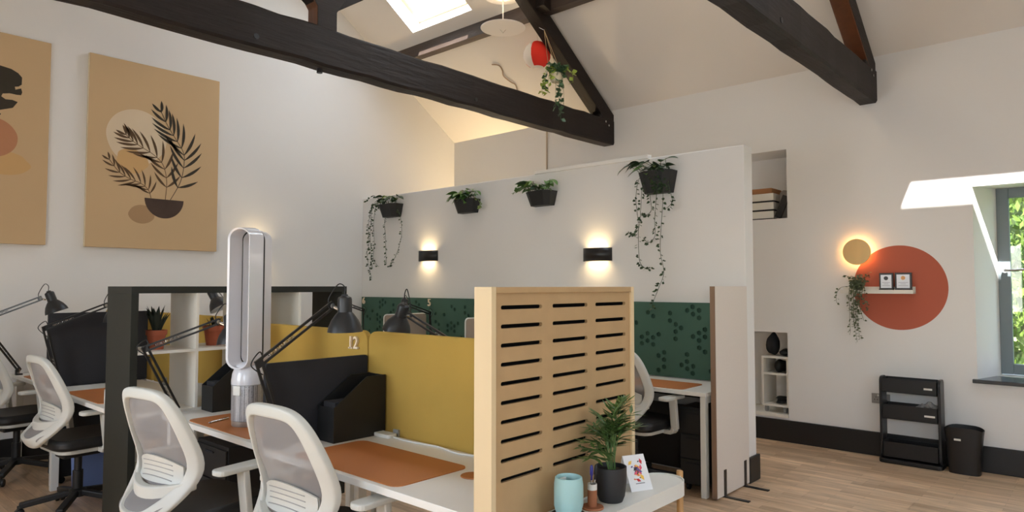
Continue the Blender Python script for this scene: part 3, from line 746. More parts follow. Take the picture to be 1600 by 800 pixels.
# ------------------------------------------------------------------ office chairs
CHAIRW = mat('chair_white', (196, 196, 189), 0.45)
def build_chair(name='office_chair'):
    t = thing(name, 'x', 'chair', (0, 0, 0))
    half = [(0.0, 0.435), (0.08, 0.44), (0.145, 0.475), (0.205, 0.56), (0.238, 0.66), (0.234, 0.77), (0.212, 0.88), (0.180, 0.955), (0.130, 0.992), (0.06, 1.0), (0.0, 1.0)]
    def bx_(z, y):
        base = -0.235 + 0.055 * math.exp(-((z - 0.64) / 0.12) ** 2) - 0.10 * max(0, z - 0.70) ** 1.3 / 0.3 ** 0.3 - 0.075 * math.exp(-((z - 0.50) / 0.065) ** 2)
        return base + 1.25 * y * y * (1.0 if z < 0.85 else max(0.35, 1 - (z - 0.85) * 4))
    loop = half + [(-y, z) for y, z in half[-2:0:-1]]
    n = len(loop); cz = 0.74
    def inner(y, z, w):
        # offset towards the middle of the back
        i = None
        return y, z
    bm = nb(); rings = []
    for i in range(n):
        p = Vector(loop[i]); a = Vector(loop[i - 1]); b = Vector(loop[(i + 1) % n]); tg = (b - a).normalized()
        nrm = Vector((-tg.y, tg.x))
        w = 0.046 if p.y > 0.6 else 0.066
        q = p + nrm * w
        if abs(p.x) < 1e-6: q.x = 0
        xo, xi = bx_(p.y, p.x), bx_(q.y, q.x)
        sec = [(0.0, -0.006), (0.0, 0.018), (0.10, 0.024), (0.90, 0.024), (1.0, 0.018), (1.0, -0.012), (0.92, -0.018), (0.10, -0.013)]
        rings.append([bm.verts.new((xo + (xi - xo) * f + g, p.x + (q.x - p.x) * f, p.y + (q.y - p.y) * f)) for f, g in sec])
    for i in range(n):
        a, b = rings[i], rings[(i + 1) % n]
        for k in range(8): bm.faces.new((a[k], a[(k + 1) % 8], b[(k + 1) % 8], b[k]))
    bf = obj('back_frame', bm, CHAIRW, t, smooth=True, subsurf=2)
    # cross bar: sweeps in a shallow V between the two stiles
    bm = nb(); prev = None
    for i in range(13):
        s = -1 + 2 * i / 12; y = s * 0.205; z = 0.600 - 0.035 * (1 - s * s); x = bx_(z, y); hh = 0.020 + 0.008 * (1 - s * s)
        r = [bm.verts.new(v) for v in ((x - 0.022, y, z - hh), (x + 0.016, y, z - hh), (x + 0.016, y, z + hh), (x - 0.022, y, z + hh))]
        if prev:
            for k in range(4): bm.faces.new((prev[k], prev[(k + 1) % 4], r[(k + 1) % 4], r[k]))
        else: bm.faces.new(r[::-1])
        prev = r
    bm.faces.new(prev); obj('cross_bar', bm, CHAIRW, t, smooth=True, bevel=0.006)
    # mesh panels (upper and lower)
    def halfw(z):
        pts = half
        for (y0, z0), (y1, z1) in zip(pts[:-1], pts[1:]):
            if z0 <= z <= z1 and z1 > z0: return y0 + (y1 - y0) * (z - z0) / (z1 - z0)
        return 0.1
    for z0, z1 in ((0.49, 0.585), (0.585, 0.965)):
        bm = nb(); rows = []
        for j in range(11):
            z = z0 + (z1 - z0) * j / 10; hw = max(0.02, halfw(z) - 0.03); rows.append([bm.verts.new((bx_(z, -hw + 2 * hw * k / 8) + 0.006, -hw + 2 * hw * k / 8, z)) for k in range(9)])
        for a, b in zip(rows[:-1], rows[1:]):
            for k in range(8): bm.faces.new((a[k], a[k + 1], b[k + 1], b[k]))
        obj('mesh_back', bm, MESHF, t, smooth=True)
    # lumbar pad with slots, behind the mesh
    bm = nb(); cols = []
    for i in range(11):
        q = -1 + 2 * i / 10; y = q * 0.16; zt = 0.712 - 0.04 * q * q; zb = 0.600
        cols.append([(bx_(zb + (zt - zb) * k / 6, y) - 0.009, y, zb + (zt - zb) * k / 6) for k in range(7)])
    vs = [[bm.verts.new(p) for p in c_] for c_ in cols]; ws = [[bm.verts.new((p[0] + 0.008, p[1], p[2])) for p in c_] for c_ in cols]
    for i in range(10):
        for k in range(6): bm.faces.new((vs[i][k], vs[i + 1][k], vs[i + 1][k + 1], vs[i][k + 1])); bm.faces.new((ws[i][k], ws[i][k + 1], ws[i + 1][k + 1], ws[i + 1][k]))
        bm.faces.new((vs[i][6], vs[i + 1][6], ws[i + 1][6], ws[i][6]))
    lum = obj('lumbar_pad', bm, CHAIRW, t, smooth=True)
    for k in range(4):
        bm = nb(); pts = []
        for i in range(13):
            q = -0.85 + 1.7 * i / 12; y = q * 0.13; z = 0.622 + k * 0.021 - 0.014 * q * q
            pts.append((bx_(z, y) - 0.0095, y, z))
        tube(bm, pts, 0.0022, 5); obj('slot', bm, GREYPL, lum)
    # spine bracket under the back
    bm = nb(); bar(bm, (-0.225, 0, 0.48), (-0.05, 0, 0.395), 0.16, 0.03); obj('back_bracket', bm, CHAIRW, t, bevel=0.01)
    # seat
    bm = nb(); prism(bm, rrect(-0.20, 0.25, -0.235, 0.235, 0.09, 6), 'z', 0.42, 0.485); obj('seat', bm, CHARCOAL if False else BLACK, t, bevel=0.022, smooth=True)
    bm = nb(); prism(bm, rrect(-0.17, 0.22, -0.21, 0.21, 0.08, 5), 'z', 0.395, 0.42); obj('seat_pan', bm, CHAIRW, t, bevel=0.006)
    bm = nb(); bx(bm, -0.11, 0.11, -0.07, 0.07, 0.345, 0.395); obj('mechanism', bm, BLACK, t, bevel=0.01)
    for s in (-1, 1):
        bm = nb(); prev = None
        pts = [(0.06, s * 0.20, 0.405), (0.06, s * 0.265, 0.405), (0.055, s * 0.29, 0.43), (0.03, s * 0.29, 0.64)]
        for i in range(len(pts) - 1): bar(bm, pts[i], pts[i + 1], 0.055 if i == 2 else 0.05, 0.03, (1, 0, 0) if i == 2 else (0, 0, 1))
        ar = obj('armrest', bm, CHAIRW, t, bevel=0.006)
        bm = nb(); prism(bm, rrect(-0.10, 0.15, s * 0.285 - 0.04, s * 0.285 + 0.04, 0.03, 4), 'z', 0.638, 0.662); obj('arm_pad', bm, CHAIRW, ar, bevel=0.007)
    bm = nb(); lathe(bm, [(0, 0.09), (0.05, 0.09), (0.05, 0.13), (0.03, 0.14), (0.03, 0.25), (0.022, 0.25), (0.022, 0.35), (0, 0.35)], (0, 0, 0), 16); obj('gas_lift', bm, BLACK, t, smooth=True)
    for k in range(5):
        a = 2 * PI * k / 5 + 0.3; d = Vector((math.cos(a), math.sin(a), 0))
        bm = nb(); p0 = d * 0.03 + V(0, 0, 0.115); p1 = d * 0.30 + V(0, 0, 0.075); bar(bm, p0, p1, 0.042, 0.035)
        lg = obj('base_spoke', bm, BLACK, t, bevel=0.006)
        sd = Vector((-d.y, d.x, 0)); c = d * 0.30 + V(0, 0, 0.028)
        for q in (-1, 1):
            bm = nb(); lathe(bm, [(0, 0), (0.024, 0), (0.028, 0.004), (0.028, 0.016), (0.024, 0.02), (0, 0.02)], c + sd * (q * 0.016 - 0.010), 14, sd); obj('caster', bm, BLACK, lg, smooth=True)
        bm = nb(); lathe(bm, [(0, 0.03), (0.012, 0.03), (0.012, 0.075), (0, 0.075)], (d * 0.30)[:2] + (0,) if False else (d.x * 0.30, d.y * 0.30, 0), 8); obj('caster_stem', bm, BLACK, lg)
    return t
proto = build_chair()
spots = [(1.545, 2.385, 4, 'white mesh office chair nearest the camera at desk 12'),
         (1.38, 3.20, 9, 'white mesh office chair tucked at the fan desk beside the black shelf end'),
         (1.45, 5.16, 4, 'white mesh office chair left of the black shelf unit'),
         (1.38, 6.42, 8, 'white mesh office chair cut off at the left edge of the picture'),
         (4.40, 2.72, -4, 'white mesh office chair half hidden behind the slotted wooden screen'),
         (4.30, 5.05, 10, 'white mesh office chair at the green wall below number 5')]
for i, (x_, y_, a, lab) in enumerate(spots):
    c = proto if i == 0 else copy_tree(proto)
    c.scale = (1.03, 1.03, 1.033); c.location = (x_, y_, 0); c.rotation_euler = (0, 0, math.radians(a)); tag(c, lab, 'chair', 'white mesh office chairs')

# ------------------------------------------------------------------ architect lamps
def desk_lamp(base, elbow, wrist, head, aim, label, loop=0.05):
    B, E_, W_, H_ = map(Vector, (base, elbow, wrist, head)); aim = Vector(aim).normalized()
    t = thing('desk_lamp', label, 'desk lamp', base, 0, 'black architect desk lamps')
    bm = nb(); bx(bm, B.x - 0.025, B.x + 0.025, B.y - 0.02, B.y + 0.02, B.z, B.z + 0.012); bx(bm, B.x - 0.025, B.x - 0.013, B.y - 0.015, B.y + 0.015, B.z, B.z + 0.045)
    obj('clamp', bm, BLACKM, t, True, bevel=0.002)
    bm = nb(); tube(bm, [B, B + V(0, 0, 0.05)], 0.009, 8); obj('pivot', bm, STEEL, t, True)
    P0 = B + V(0, 0, 0.045)
    def arm(nm, a, b):
        d = (b - a).normalized(); s = d.cross(V(0, 0, 1)); s = s.normalized() if s.length > 1e-3 else V(0, 1, 0); u = s.cross(d)
        bm = nb()
        for q in (-1, 1): bar(bm, a + u * (q * 0.013), b + u * (q * 0.013), 0.011, 0.011)
        for e in (a, b): bar(bm, e - u * 0.018, e + u * 0.018, 0.014, 0.03, d)
        ao = obj(nm, bm, BLACKM, t, True)
        bm = nb(); pts = []
        for k in range(60):
            f = k / 59; an = k * 1.9; pts.append(a.lerp(b, 0.12 + 0.34 * f) + (s * math.cos(an) + u * math.sin(an)) * 0.0055)
        tube(bm, pts, 0.0016, 4); obj('spring', bm, STEEL, ao, True)
    arm('lower_arm', P0, E_); arm('upper_arm', E_, W_)
    bm = nb(); d = (H_ - W_)
    tube(bm, [W_, W_ + d * 0.5], 0.007, 8); lathe(bm, [(0, -0.012), (0.012, -0.012), (0.012, 0.012), (0, 0.012)], W_, 10, (0, 1, 0)); obj('head_joint', bm, STEEL, t, True)
    # shade: neck cap + bell, open downwards along aim
    k = -aim; bm = nb()
    lathe(bm, [(0, 0.085), (0.014, 0.085), (0.016, 0.078), (0.031, 0.07), (0.034, 0.06), (0.034, 0.0), (0.045, -0.012), (0.065, -0.04), (0.078, -0.07), (0.084, -0.095), (0.0825, -0.095), (0.076, -0.07), (0.062, -0.042), (0.042, -0.016), (0, -0.01)], H_, 32, k)
    sh = obj('shade', bm, [LAMPB, LAMPIN], t, True, True)
    for p in sh.data.polygons:
        pass
    for p in sh.data.polygons[32 * 10:]: p.material_index = 1
    bm = nb(); lathe(bm, [(0, -0.015), (0.014, -0.015), (0.014, -0.03), (0.028, -0.055), (0.024, -0.075), (0, -0.085)], H_, 16, k); obj('bulb', bm, LAMPIN, sh, True, True)
    top = H_ + k * 0.085; up = V(0, 0, 1)
    bm = nb(); tube(bm, bez([W_, W_ + up * loop * 0.9 + (W_ - top) * 0.2, (W_ + top) / 2 + up * (loop * 1.5), top + up * loop * 0.7, top], 8), 0.003, 6); obj('cable', bm, BLACK, t, True, True)
    bm = nb(); dd = E_ - W_
    tube(bm, bez([E_ + V(0, 0, 0.005) + (W_ - E_) * 0.05, E_ + V(0, 0, 0.05), E_ - (W_ - E_).normalized() * 0.045 + V(0, 0, 0.02), E_ + (P0 - E_) * 0.15], 8), 0.003, 6); obj('elbow_cable', bm, BLACK, t, True, True)
    return t
desk_lamp((1.62, 2.87, DH), (1.51, 2.88, 1.125), (1.845, 2.83, 1.375), (1.895, 2.79, 1.345), (0.02, 0.0, -1), 'black architect lamp over desk 12, its shade against the mustard panel')
desk_lamp((1.63, 4.07, DH), (1.455, 4.06, 1.12), (1.80, 3.93, 1.262), (1.855, 3.885, 1.23), (0.05, -0.1, -1), 'black architect lamp reaching across the shelf unit beside the fan')
desk_lamp((2.66, 2.55, DH), (2.53, 2.66, 1.14), (2.50, 3.04, 1.30), (2.50, 3.12, 1.295), (0, 0.45, -1), 'black architect lamp head rising behind the nearest mustard panel', 0.075)
desk_lamp((1.47, 5.72, DH), (1.372, 5.70, 1.17), (1.75, 5.68, 1.325), (1.81, 5.68, 1.30), (0.1, 0, -1), 'black architect lamp with a silver spring before the tall charcoal screen')
desk_lamp((1.475, 6.86, DH), (1.16, 6.60, 1.20), (1.505, 6.42, 1.37), (1.585, 6.40, 1.352), (0.35, -0.12, -1), 'black architect lamp in the far left corner with its shade above the charcoal screen', 0.055)
desk_lamp((2.70, 5.20, DH), (2.78, 5.38, 1.14), (2.58, 5.58, 1.36), (2.50, 5.52, 1.37), (0.35, -0.5, -1), 'black architect lamp seen through the top of the shelf unit', 0.03)

# ------------------------------------------------------------------ tower fan
fan = thing('tower_fan', 'tall pale bladeless tower fan standing on the desk mat', 'fan', (1.765, 3.485, DH + 0.004), math.radians(202)); fan.scale = (1.28, 1.28, 1.0)
bm = nb(); lathe(bm, [(0, 0), (0.060, 0), (0.0625, 0.004), (0.0625, 0.028), (0, 0.028)], (0, 0, 0), 40); obj('foot', bm, mat('warm_silver', (178, 168, 158), 0.35, metal=0.5), fan, smooth=True)
bm = nb(); lathe(bm, [(0, 0.03), (0.0645, 0.03), (0.0645, 0.215), (0, 0.215)], (0, 0, 0), 40); obj('perforated_body', bm, PERF, fan, smooth=True)
bm = nb(); lathe(bm, [(0, 0.215), (0.066, 0.217), (0.066, 0.24), (0.062, 0.275), (0.050, 0.315), (0.03, 0.33), (0, 0.335)], (0, 0, 0), 40); obj('collar', bm, GLOSSW, fan, smooth=True)
bm = nb(); bx(bm, 0.0585, 0.0665, -0.018, 0.018, 0.165, 0.215); obj('label_plate', bm, WPLAST, fan, bevel=0.002)
bm = nb(); lathe(bm, [(0, 0), (0.012, 0), (0.012, 0.004), (0, 0.004)], (0.056, 0.0, 0.255), 16, (1, 0, 0.2)); obj('display', bm, BLACK, fan)
def stadium(w, z0, z1, n=12):
    out = []
    for k in range(n + 1): a = PI * k / n; out.append((w * math.cos(a), z1 - w + w * math.sin(a)))
    for k in range(n + 1): a = PI + PI * k / n; out.append((w * math.cos(a), z0 + w + w * math.sin(a)))
    return out
def loop_ring(name, x0, x1, wo0, wo1, wi, m, grow=0.0):
    bm = nb(); z0, z1 = 0.30, 1.045
    A = stadium(wo0, z0, z1); Bq = stadium(wo1, z0 - (wo1 - wo0), z1 + (wo1 - wo0)); C_ = stadium(wi, z0 + (wo0 - wi), z1 - (wo0 - wi))
    n = len(A)
    va = [bm.verts.new((x1, a, b)) for a, b in A]; vb = [bm.verts.new((x0, a, b)) for a, b in Bq]
    vc = [bm.verts.new((x0, a, b)) for a, b in C_]; vd = [bm.verts.new((x1 - 0.004, a, b)) for a, b in C_]
    for i in range(n):
        j = (i + 1) % n
        for p, q in ((va, vb), (vb, vc), (vc, vd), (vd, va)): bm.faces.new((p[i], p[j], q[j], q[i]))
    return obj(name, bm, m, fan, smooth=True)
loop_ring('front_loop', -0.008, 0.068, 0.057, 0.063, 0.049, GLOSSW)
loop_ring('seam', -0.014, -0.007, 0.0642, 0.0642, 0.051, BLACK)
loop_ring('rear_loop', -0.068, -0.013, 0.063, 0.055, 0.048, GLOSSW)

# ================================================================== ALONG THE PARTITION
PDY = [2.16, 3.325, 4.53, 5.75, 6.975]
PN = ['white wall desk beside the pale pinboard', 'white wall desk behind the slotted wooden screen', 'white wall desk behind the beige divider below the left wall light', 'white wall desk in the far corner under the trailing vines']
for k in range(4): desk(4.40, 4.96, PDY[k] + 0.004, PDY[k + 1] - 0.004, PN[k])
desk_mat(4.43, 4.78, 2.36, 3.06, 'tan leather desk mat on the wall desk by the pinboard')
# black modesty panel and pedestals fill the space below the wall desk
for k in range(2):
    t = thing('modesty_panel', ['black modesty panel under the wall desk by the pinboard', 'black modesty panel under the wall desk behind the wooden screen', 'black modesty panel under the desk of number 5', 'black modesty panel under the desk of number 6'][k], 'desk panel', (4.965, (PDY[k] + PDY[k + 1]) / 2, 0), 0, 'black panels under the wall desks')
    box('board', (4.962, 4.972, PDY[k] + 0.01, PDY[k + 1] - 0.01, 0.02, 0.64), BLACK, t)
    for yy in (PDY[k] + 0.2, PDY[k + 1] - 0.2): box('foot', (4.955, 4.978, yy - 0.02, yy + 0.02, 0, 0.02), BLACK, t)
def pedestal(x0, x1, y0, y1, h, label, face=-1):
    t = thing('drawer_pedestal', label, 'drawer unit', ((x0 + x1) / 2, (y0 + y1) / 2, 0), 0, 'black drawer pedestals under desks')
    box('body', (x0, x1, y0, y1, 0.05, h), BLACK, t, bevel=0.004)
    for k in range(3):
        a = 0.06 + k * (h - 0.07) / 3; b = a + (h - 0.07) / 3 - 0.008
        d = box('drawer', (x0 - 0.014, x0, y0 + 0.004, y1 - 0.004, a, b), BLACK, t, bevel=0.002)
        box('handle', (x0 - 0.022, x0 - 0.014, (y0 + y1) / 2 - 0.05, (y0 + y1) / 2 + 0.05, b - 0.03, b - 0.022), CHARCOAL, d)
    for xx in (x0 + 0.04, x1 - 0.04):
        for yy in (y0 + 0.04, y1 - 0.04):
            bm = nb(); lathe(bm, [(0, -0.01), (0.025, -0.01), (0.025, 0.01), (0, 0.01)], (xx, yy, 0.025), 12, (0, 1, 0)); bx(bm, xx - 0.008, xx + 0.008, yy - 0.014, yy + 0.014, 0.045, 0.055)
            obj('caster', bm, BLACK, t, True)
pedestal(4.52, 4.94, 2.225, 2.42, 0.60, 'black drawer pedestal under the wall desk by the pinboard')
pedestal(1.72, 2.10, 3.60, 3.98, 0.60, 'black drawer pedestal under the fan desk')
pedestal(1.52, 1.95, 5.90, 6.07, 0.60, 'black drawer pedestal under the far left corner desk')
o = thing('paper_bag', 'pale blue bag standing on the floor under the left desk', 'bag', (1.66, 5.66, 0), 0.3)
bm = nb(); prism(bm, [(-0.09, 0), (0.09, 0), (0.105, 0.30), (-0.105, 0.30)], 'y', -0.05, 0.05); obj('bag_body', bm, BLUEBAG, o, bevel=0.004)
for q in (-1, 1):
    bm = nb(); tube(bm, bez([(-0.04, q * 0.05, 0.29), (-0.035, q * 0.05, 0.37), (0.035, q * 0.05, 0.37), (0.04, q * 0.05, 0.29)], 6), 0.004, 6); obj('handle', bm, BLUEBAG, o)
# beige desk dividers on the wall desks
for y_, lab in ((4.53, 'beige fabric desk divider just left of the wooden screen'), (5.75, 'beige fabric desk divider below the wooden number 5'), (3.325, 'beige fabric desk divider hidden behind the wooden screen')):
    t = thing('desk_divider', lab, 'desk divider', (4.67, y_, DH), 0, 'beige desk dividers at the wall')
    bm = nb(); prism(bm, rrect(4.39, 4.955, DH + 0.002, 1.165, 0.03, 4), 'y', y_ - 0.012, y_ + 0.012); obj('panel', bm, BEIGE, t, True, bevel=0.004)
    bm = nb(); tube(bm, [(4.385, y_, DH + 0.01), (4.385, y_, 1.13)] + [(4.42 - 0.035 * math.cos(a), y_, 1.135 + 0.035 * math.sin(a)) for a in (0.4, 0.8, 1.2, 1.57)] + [(4.95, y_, 1.17)], 0.007, 6); obj('edge_trim', bm, WPLAST, t, True, True)
# green felt panels with hexagonal recesses
HX = [(2.956, 1.251), (2.907, 1.22), (2.751, 1.249), (2.752, 1.188), (2.701, 1.16), (2.653, 1.133), (2.702, 1.102), (2.703, 1.043), (2.597, 1.276), (2.55, 1.304), (2.495, 1.278), (2.547, 1.247), (2.496, 1.219), (3.015, 1.045), (2.961, 1.076), (2.909, 1.044), (2.962, 1.016), (3.016, 0.99), (2.909, 0.987), (2.856, 1.073), (2.549, 1.07), (2.498, 1.1), (2.447, 1.129), (2.448, 1.071), (2.498, 1.041), (2.497, 0.983), (2.448, 0.954), (2.808, 0.928), (2.86, 0.899), (2.809, 0.868), (2.81, 0.81), (2.861, 0.781), (2.603, 0.924), (2.604, 0.868), (2.653, 0.838), (2.552, 0.835), (2.603, 0.811), (2.556, 0.778), (2.4, 0.807),
      (3.16, 1.29), (3.21, 1.26), (3.16, 1.23), (3.215, 1.17), (3.21, 1.08), (3.16, 1.05), (3.16, 0.99), (3.205, 0.96), (3.11, 0.93), (3.15, 0.85), (3.20, 0.82), (3.06, 0.80), (2.30, 1.28), (2.25, 1.25), (2.30, 1.22), (2.245, 1.10), (2.30, 1.07), (2.29, 0.93), (2.24, 0.90), (2.235, 0.80), (3.07, 1.16), (2.35, 1.17)]
GL = ['green felt wall panel with hexagon recesses beside the pale pinboard', 'green felt wall panel hidden behind the slotted wooden screen', 'green felt wall panel with hexagon recesses beside the wooden number 5', 'green felt wall panel with hexagon recesses below the wooden number 6']
for k in range(4):
    y0, y1 = PDY[k] - 0.004, PDY[k + 1] - 0.007
    t = thing('wall_panel', GL[k], 'wall panel', (4.985, (y0 + y1) / 2, 0.735), 0, 'green felt wall panels'); ym = (y0 + y1) / 2
    holes = []
    for hy, hz in HX:
        cx_ = -(hy - 2.74); r = 0.0215
        if k % 2 == 1: cx_ = -cx_
        if abs(cx_) > (y1 - y0) / 2 - 0.03: continue
        if k in (2, 3) and cx_ < -0.40 and hz > 1.2: continue
        holes.append([(cx_ + r * math.cos(PI / 6 + i * PI / 3), hz + r * math.sin(PI / 6 + i * PI / 3)) for i in range(6)][::-1])
    hw = (y1 - y0) / 2
    me = curve_mesh('felt_face', [[(-hw, 0.735), (hw, 0.735), (hw, 1.338), (-hw, 1.338)]], holes, 0.013, GREEN)
    inst('felt_face', me, t, (4.988 - 4.985, 0, -0.735), FACE_MX)
    box('felt_back', (4.989, 4.998, y0, y1, 0.735, 1.338), GREEND, t)
# floor-standing pinboard at the desk end
t = thing('pinboard_screen', 'pale fabric pinboard screen on black feet at the end of the wall desk', 'screen', (4.72, 2.12, 0))
box('board', (4.438, 4.975, 2.104, 2.136, 0.012, 1.468), PINB, t)
box('edge_strip', (4.428, 4.438, 2.103, 2.137, 0.012, 1.468), PINEDGE, t)
for xx in (4.56, 4.90):
    bm = nb(); bx(bm, xx - 0.018, xx + 0.018, 2.098, 2.104, 0.0, 0.19); bx(bm, xx - 0.018, xx + 0.018, 1.93, 2.104, 0.0, 0.007); bx(bm, xx - 0.018, xx + 0.018, 2.098, 2.16, 0.0, 0.007)
    obj('foot', bm, BLACKM, t, True, bevel=0.002)
desk_lamp((4.76, 5.42, DH), (4.70, 5.39, 1.188), (4.42, 5.39, 1.275), (4.36, 5.39, 1.27), (-0.1, 0.05, -1), 'black architect lamp on the wall desk below number 5', 0.03)
desk_lamp((4.74, 6.60, DH), (4.70, 6.55, 1.19), (4.38, 6.52, 1.29), (4.32, 6.52, 1.28), (-0.1, 0.05, -1), 'black architect lamp on the far wall desk below number 6', 0.03)

# ------------------------------------------------------------------ up-down wall lights
def sconce(loc, axis, label, power):
    """half-drum wall light open at top and bottom; axis = outward normal (unit, in plan)"""
    rz = math.atan2(axis[1], axis[0]); t = thing('wall_light', label, 'wall light', loc, rz, 'black up-down wall lights')
    bm = nb(); n = 16; R_, h = 0.15, 0.058; A = []; Bq = []
    for k in range(n + 1):
        a = -PI / 2 + PI * k / n; x_, y_ = 0.085 * math.cos(a), R_ * math.sin(a)
        A.append(bm.verts.new((x_, y_, -h))); Bq.append(bm.verts.new((x_, y_, h)))
    for k in range(n): bm.faces.new((A[k], A[k + 1], Bq[k + 1], Bq[k]))
    o = obj('shade', bm, BLACKM, t, smooth=True); s = o.modifiers.new('thick', 'SOLIDIFY'); s.thickness = 0.006; s.offset = -1
    bm = nb(); bx(bm, 0.0, 0.008, -0.10, 0.10, -0.05, 0.05); obj('back_plate', bm, BLACKM, t)
    bm = nb(); lathe(bm, [(0, -0.02), (0.012, -0.02), (0.012, 0.02), (0, 0.02)], (0.035, 0, 0), 12, (0, 1, 0)); obj('led', bm, WARMPLATE, t)
    for s_ in (1, -1):
        l = bpy.data.lights.new('sconce_glow', 'AREA'); l.shape = 'RECTANGLE'; l.size = 0.06; l.size_y = 0.2; l.energy = power; l.color = (1.0, 0.72, 0.38); l.spread = math.radians(140)
        lo = bpy.data.objects.new('sconce_glow', l); COL.objects.link(lo)
        lo.parent = t; lo.location = (0.042, 0, s_ * 0.03); lo.rotation_euler = (PI if s_ > 0 else 0, 0, 0)
sconce((PX, 5.75, 1.805), (-1, 0), 'black curved up-down wall light below the left planters, glowing warm', 1.15)
sconce((PX, 3.47, 1.75), (-1, 0), 'black curved up-down wall light above the wooden screen, glowing warm', 1.15)
sconce((3.58, YG, 1.85), (0, -1), 'black up-down wall light on the painted wall behind the fan', 1.6)
sconce((XW, 6.1, 1.75), (-1, 0), 'warm up-down wall light hidden behind the partition', 26)

# ------------------------------------------------------------------ planters on the partition
POTH = leaf_me('pothos_leaf', 0.125, 0.075, LEAFM, 0.25, 5, True, 0.35)
POTHD = leaf_me('pothos_leaf_dark', 0.12, 0.072, LEAFD, 0.25, 5, True, 0.35)
POTHL = leaf_me('pothos_leaf_light', 0.085, 0.05, LEAFL, 0.25, 5, True, 0.35)
def add_leaf(bm, p, d, L, W, up=Vector((0, 0, 1))):
    d = d.normalized(); s = d.cross(up); s = s.normalized() if s.length > 1e-3 else Vector((0, 1, 0)); n_ = s.cross(d)
    pts = [p, p + d * L * 0.35 + s * W * 0.5 + n_ * 0.1 * W, p + d * L * 0.7 + s * W * 0.33, p + d * L, p + d * L * 0.7 - s * W * 0.33, p + d * L * 0.35 - s * W * 0.5 + n_ * 0.1 * W]
    v = [bm.verts.new(q) for q in pts]
    bm.faces.new((v[0], v[1], v[2], v[3])); bm.faces.new((v[0], v[3], v[4], v[5]))
def vine(t, pts, rr, n, L, m, r=0.0022, world=True, nm='trailing_vine', W=0.75, off=0.0):
    path = bez(pts, 8); bm = nb(); tube(bm, path, r, 5)
    for k in range(n):
        f = (k + 0.5) / n * (len(path) - 1); i = int(f); p = path[i].lerp(path[min(i + 1, len(path) - 1)], f - i)
        a = rr.uniform(0, 2 * PI); d = Vector((math.cos(a), math.sin(a), rr.uniform(-1.0, 0.2)))
        if off and d.x > 0: d.x *= -0.5
        add_leaf(bm, p + d * 0.006, d, L * rr.uniform(0.7, 1.25), L * W, Vector((rr.uniform(-1, 1), rr.uniform(-1, 1), rr.uniform(0, 1))))
    return obj(nm, bm, m, t, world)
def planter(y, ztop, label, seed, h=0.135, vines=(), nleaf=16, wt=0.155, m_first=POTH, lean=0.0):
    rr = random.Random(seed); wb = wt * 0.76; z0 = ztop - h
    t = thing('wall_planter', label, 'wall planter', (PX, y, z0), 0, 'black planters on the partition')
    bm = nb(); ring = lambda z, hw, d, ins: [bm.verts.new(v) for v in ((-ins, -hw + ins, z), (-ins, hw - ins, z), (-d * 0.72 + ins, hw - ins, z), (-d + ins, hw * 0.6 - ins, z), (-d + ins, -hw * 0.6 + ins, z), (-d * 0.72 + ins, -hw + ins, z))]
    R0 = ring(0, wb, 0.11, 0.002); R1 = ring(h, wt, 0.155, 0.002); R2 = ring(h, wt, 0.155, 0.012); R3 = ring(h * 0.75, wt * 0.94, 0.145, 0.012)
    for a, b in ((R0, R1), (R1, R2), (R2, R3)):
        for i in range(6): bm.faces.new((a[i], a[(i + 1) % 6], b[(i + 1) % 6], b[i]))
    bm.faces.new(R0[::-1]); bm.faces.new(R3); obj('tub', bm, TUB, t, bevel=0.003)
    for k in range(nleaf):
        yy = rr.uniform(-wt * 0.8, wt * 0.8); a = rr.uniform(PI * 0.5, PI * 1.5); up = rr.uniform(-0.2, 0.9)
        me = m_first if rr.random() < 0.62 else rr.choice([POTH, POTHD, POTHL])
        st = Vector((-0.07 + rr.uniform(-0.03, 0.02), yy, h * 0.8)); tip = st + Vector((-0.03 * rr.random(), 0.06 * math.sin(a) + lean * rr.random(), rr.uniform(0.04, 0.13)))
        bm = nb(); tube(bm, [st, st.lerp(tip, 0.5) + V(0, 0, 0.012), tip], 0.0022, 5); s_ = obj('stalk', bm, STEM, t)
        dirn = math.atan2(math.sin(a) + (1.2 if yy > 0 else -1.2) * 0.5, -abs(math.cos(a)) * 0.8)
        inst('leaf', me, t, tip, (rr.uniform(-0.5, 0.5), -up * 0.6 + 0.2, dirn), rr.uniform(0.7, 1.15))
    for pts, n, L, m in vines: vine(t, pts, rr, n, L, m, off=1)
    return t
def VP(x, pts): return [(x - 0.0 if i else x, a, b) for i, (a, b) in enumerate(pts)]
X9 = 4.925
planter(6.37, 2.43, 'black wall planter at the far left with long trailing vines', 1, 0.15, [
    (VP(X9, [(6.50, 2.40), (6.64, 2.46), (6.72, 2.38), (6.78, 2.2), (6.76, 2.0), (6.80, 1.85), (6.74, 1.66), (6.70, 1.56)]), 60, 0.032, LEAFD),
    (VP(X9 - 0.02, [(6.52, 2.42), (6.66, 2.44), (6.70, 2.25), (6.71, 2.05), (6.69, 1.85), (6.66, 1.68)]), 50, 0.032, LEAFD),
    (VP(X9 - 0.01, [(6.52, 2.40), (6.62, 2.40), (6.66, 2.2), (6.64, 1.98), (6.66, 1.8), (6.56, 1.70)]), 46, 0.03, LEAFD),
    (VP(X9, [(6.46, 2.41), (6.60, 2.52), (6.70, 2.56), (6.82, 2.50)]), 12, 0.035, LEAFD),
    (VP(X9, [(6.40, 2.36), (6.46, 2.24), (6.44, 2.05), (6.43, 1.85), (6.42, 1.72)]), 34, 0.028, LEAFD),
    (VP(X9, [(6.24, 2.38), (6.17, 2.28), (6.14, 2.08), (6.20, 1.9), (6.30, 1.75), (6.37, 1.70)]), 40, 0.028, LEAFD)], 22, 0.17, POTHD)
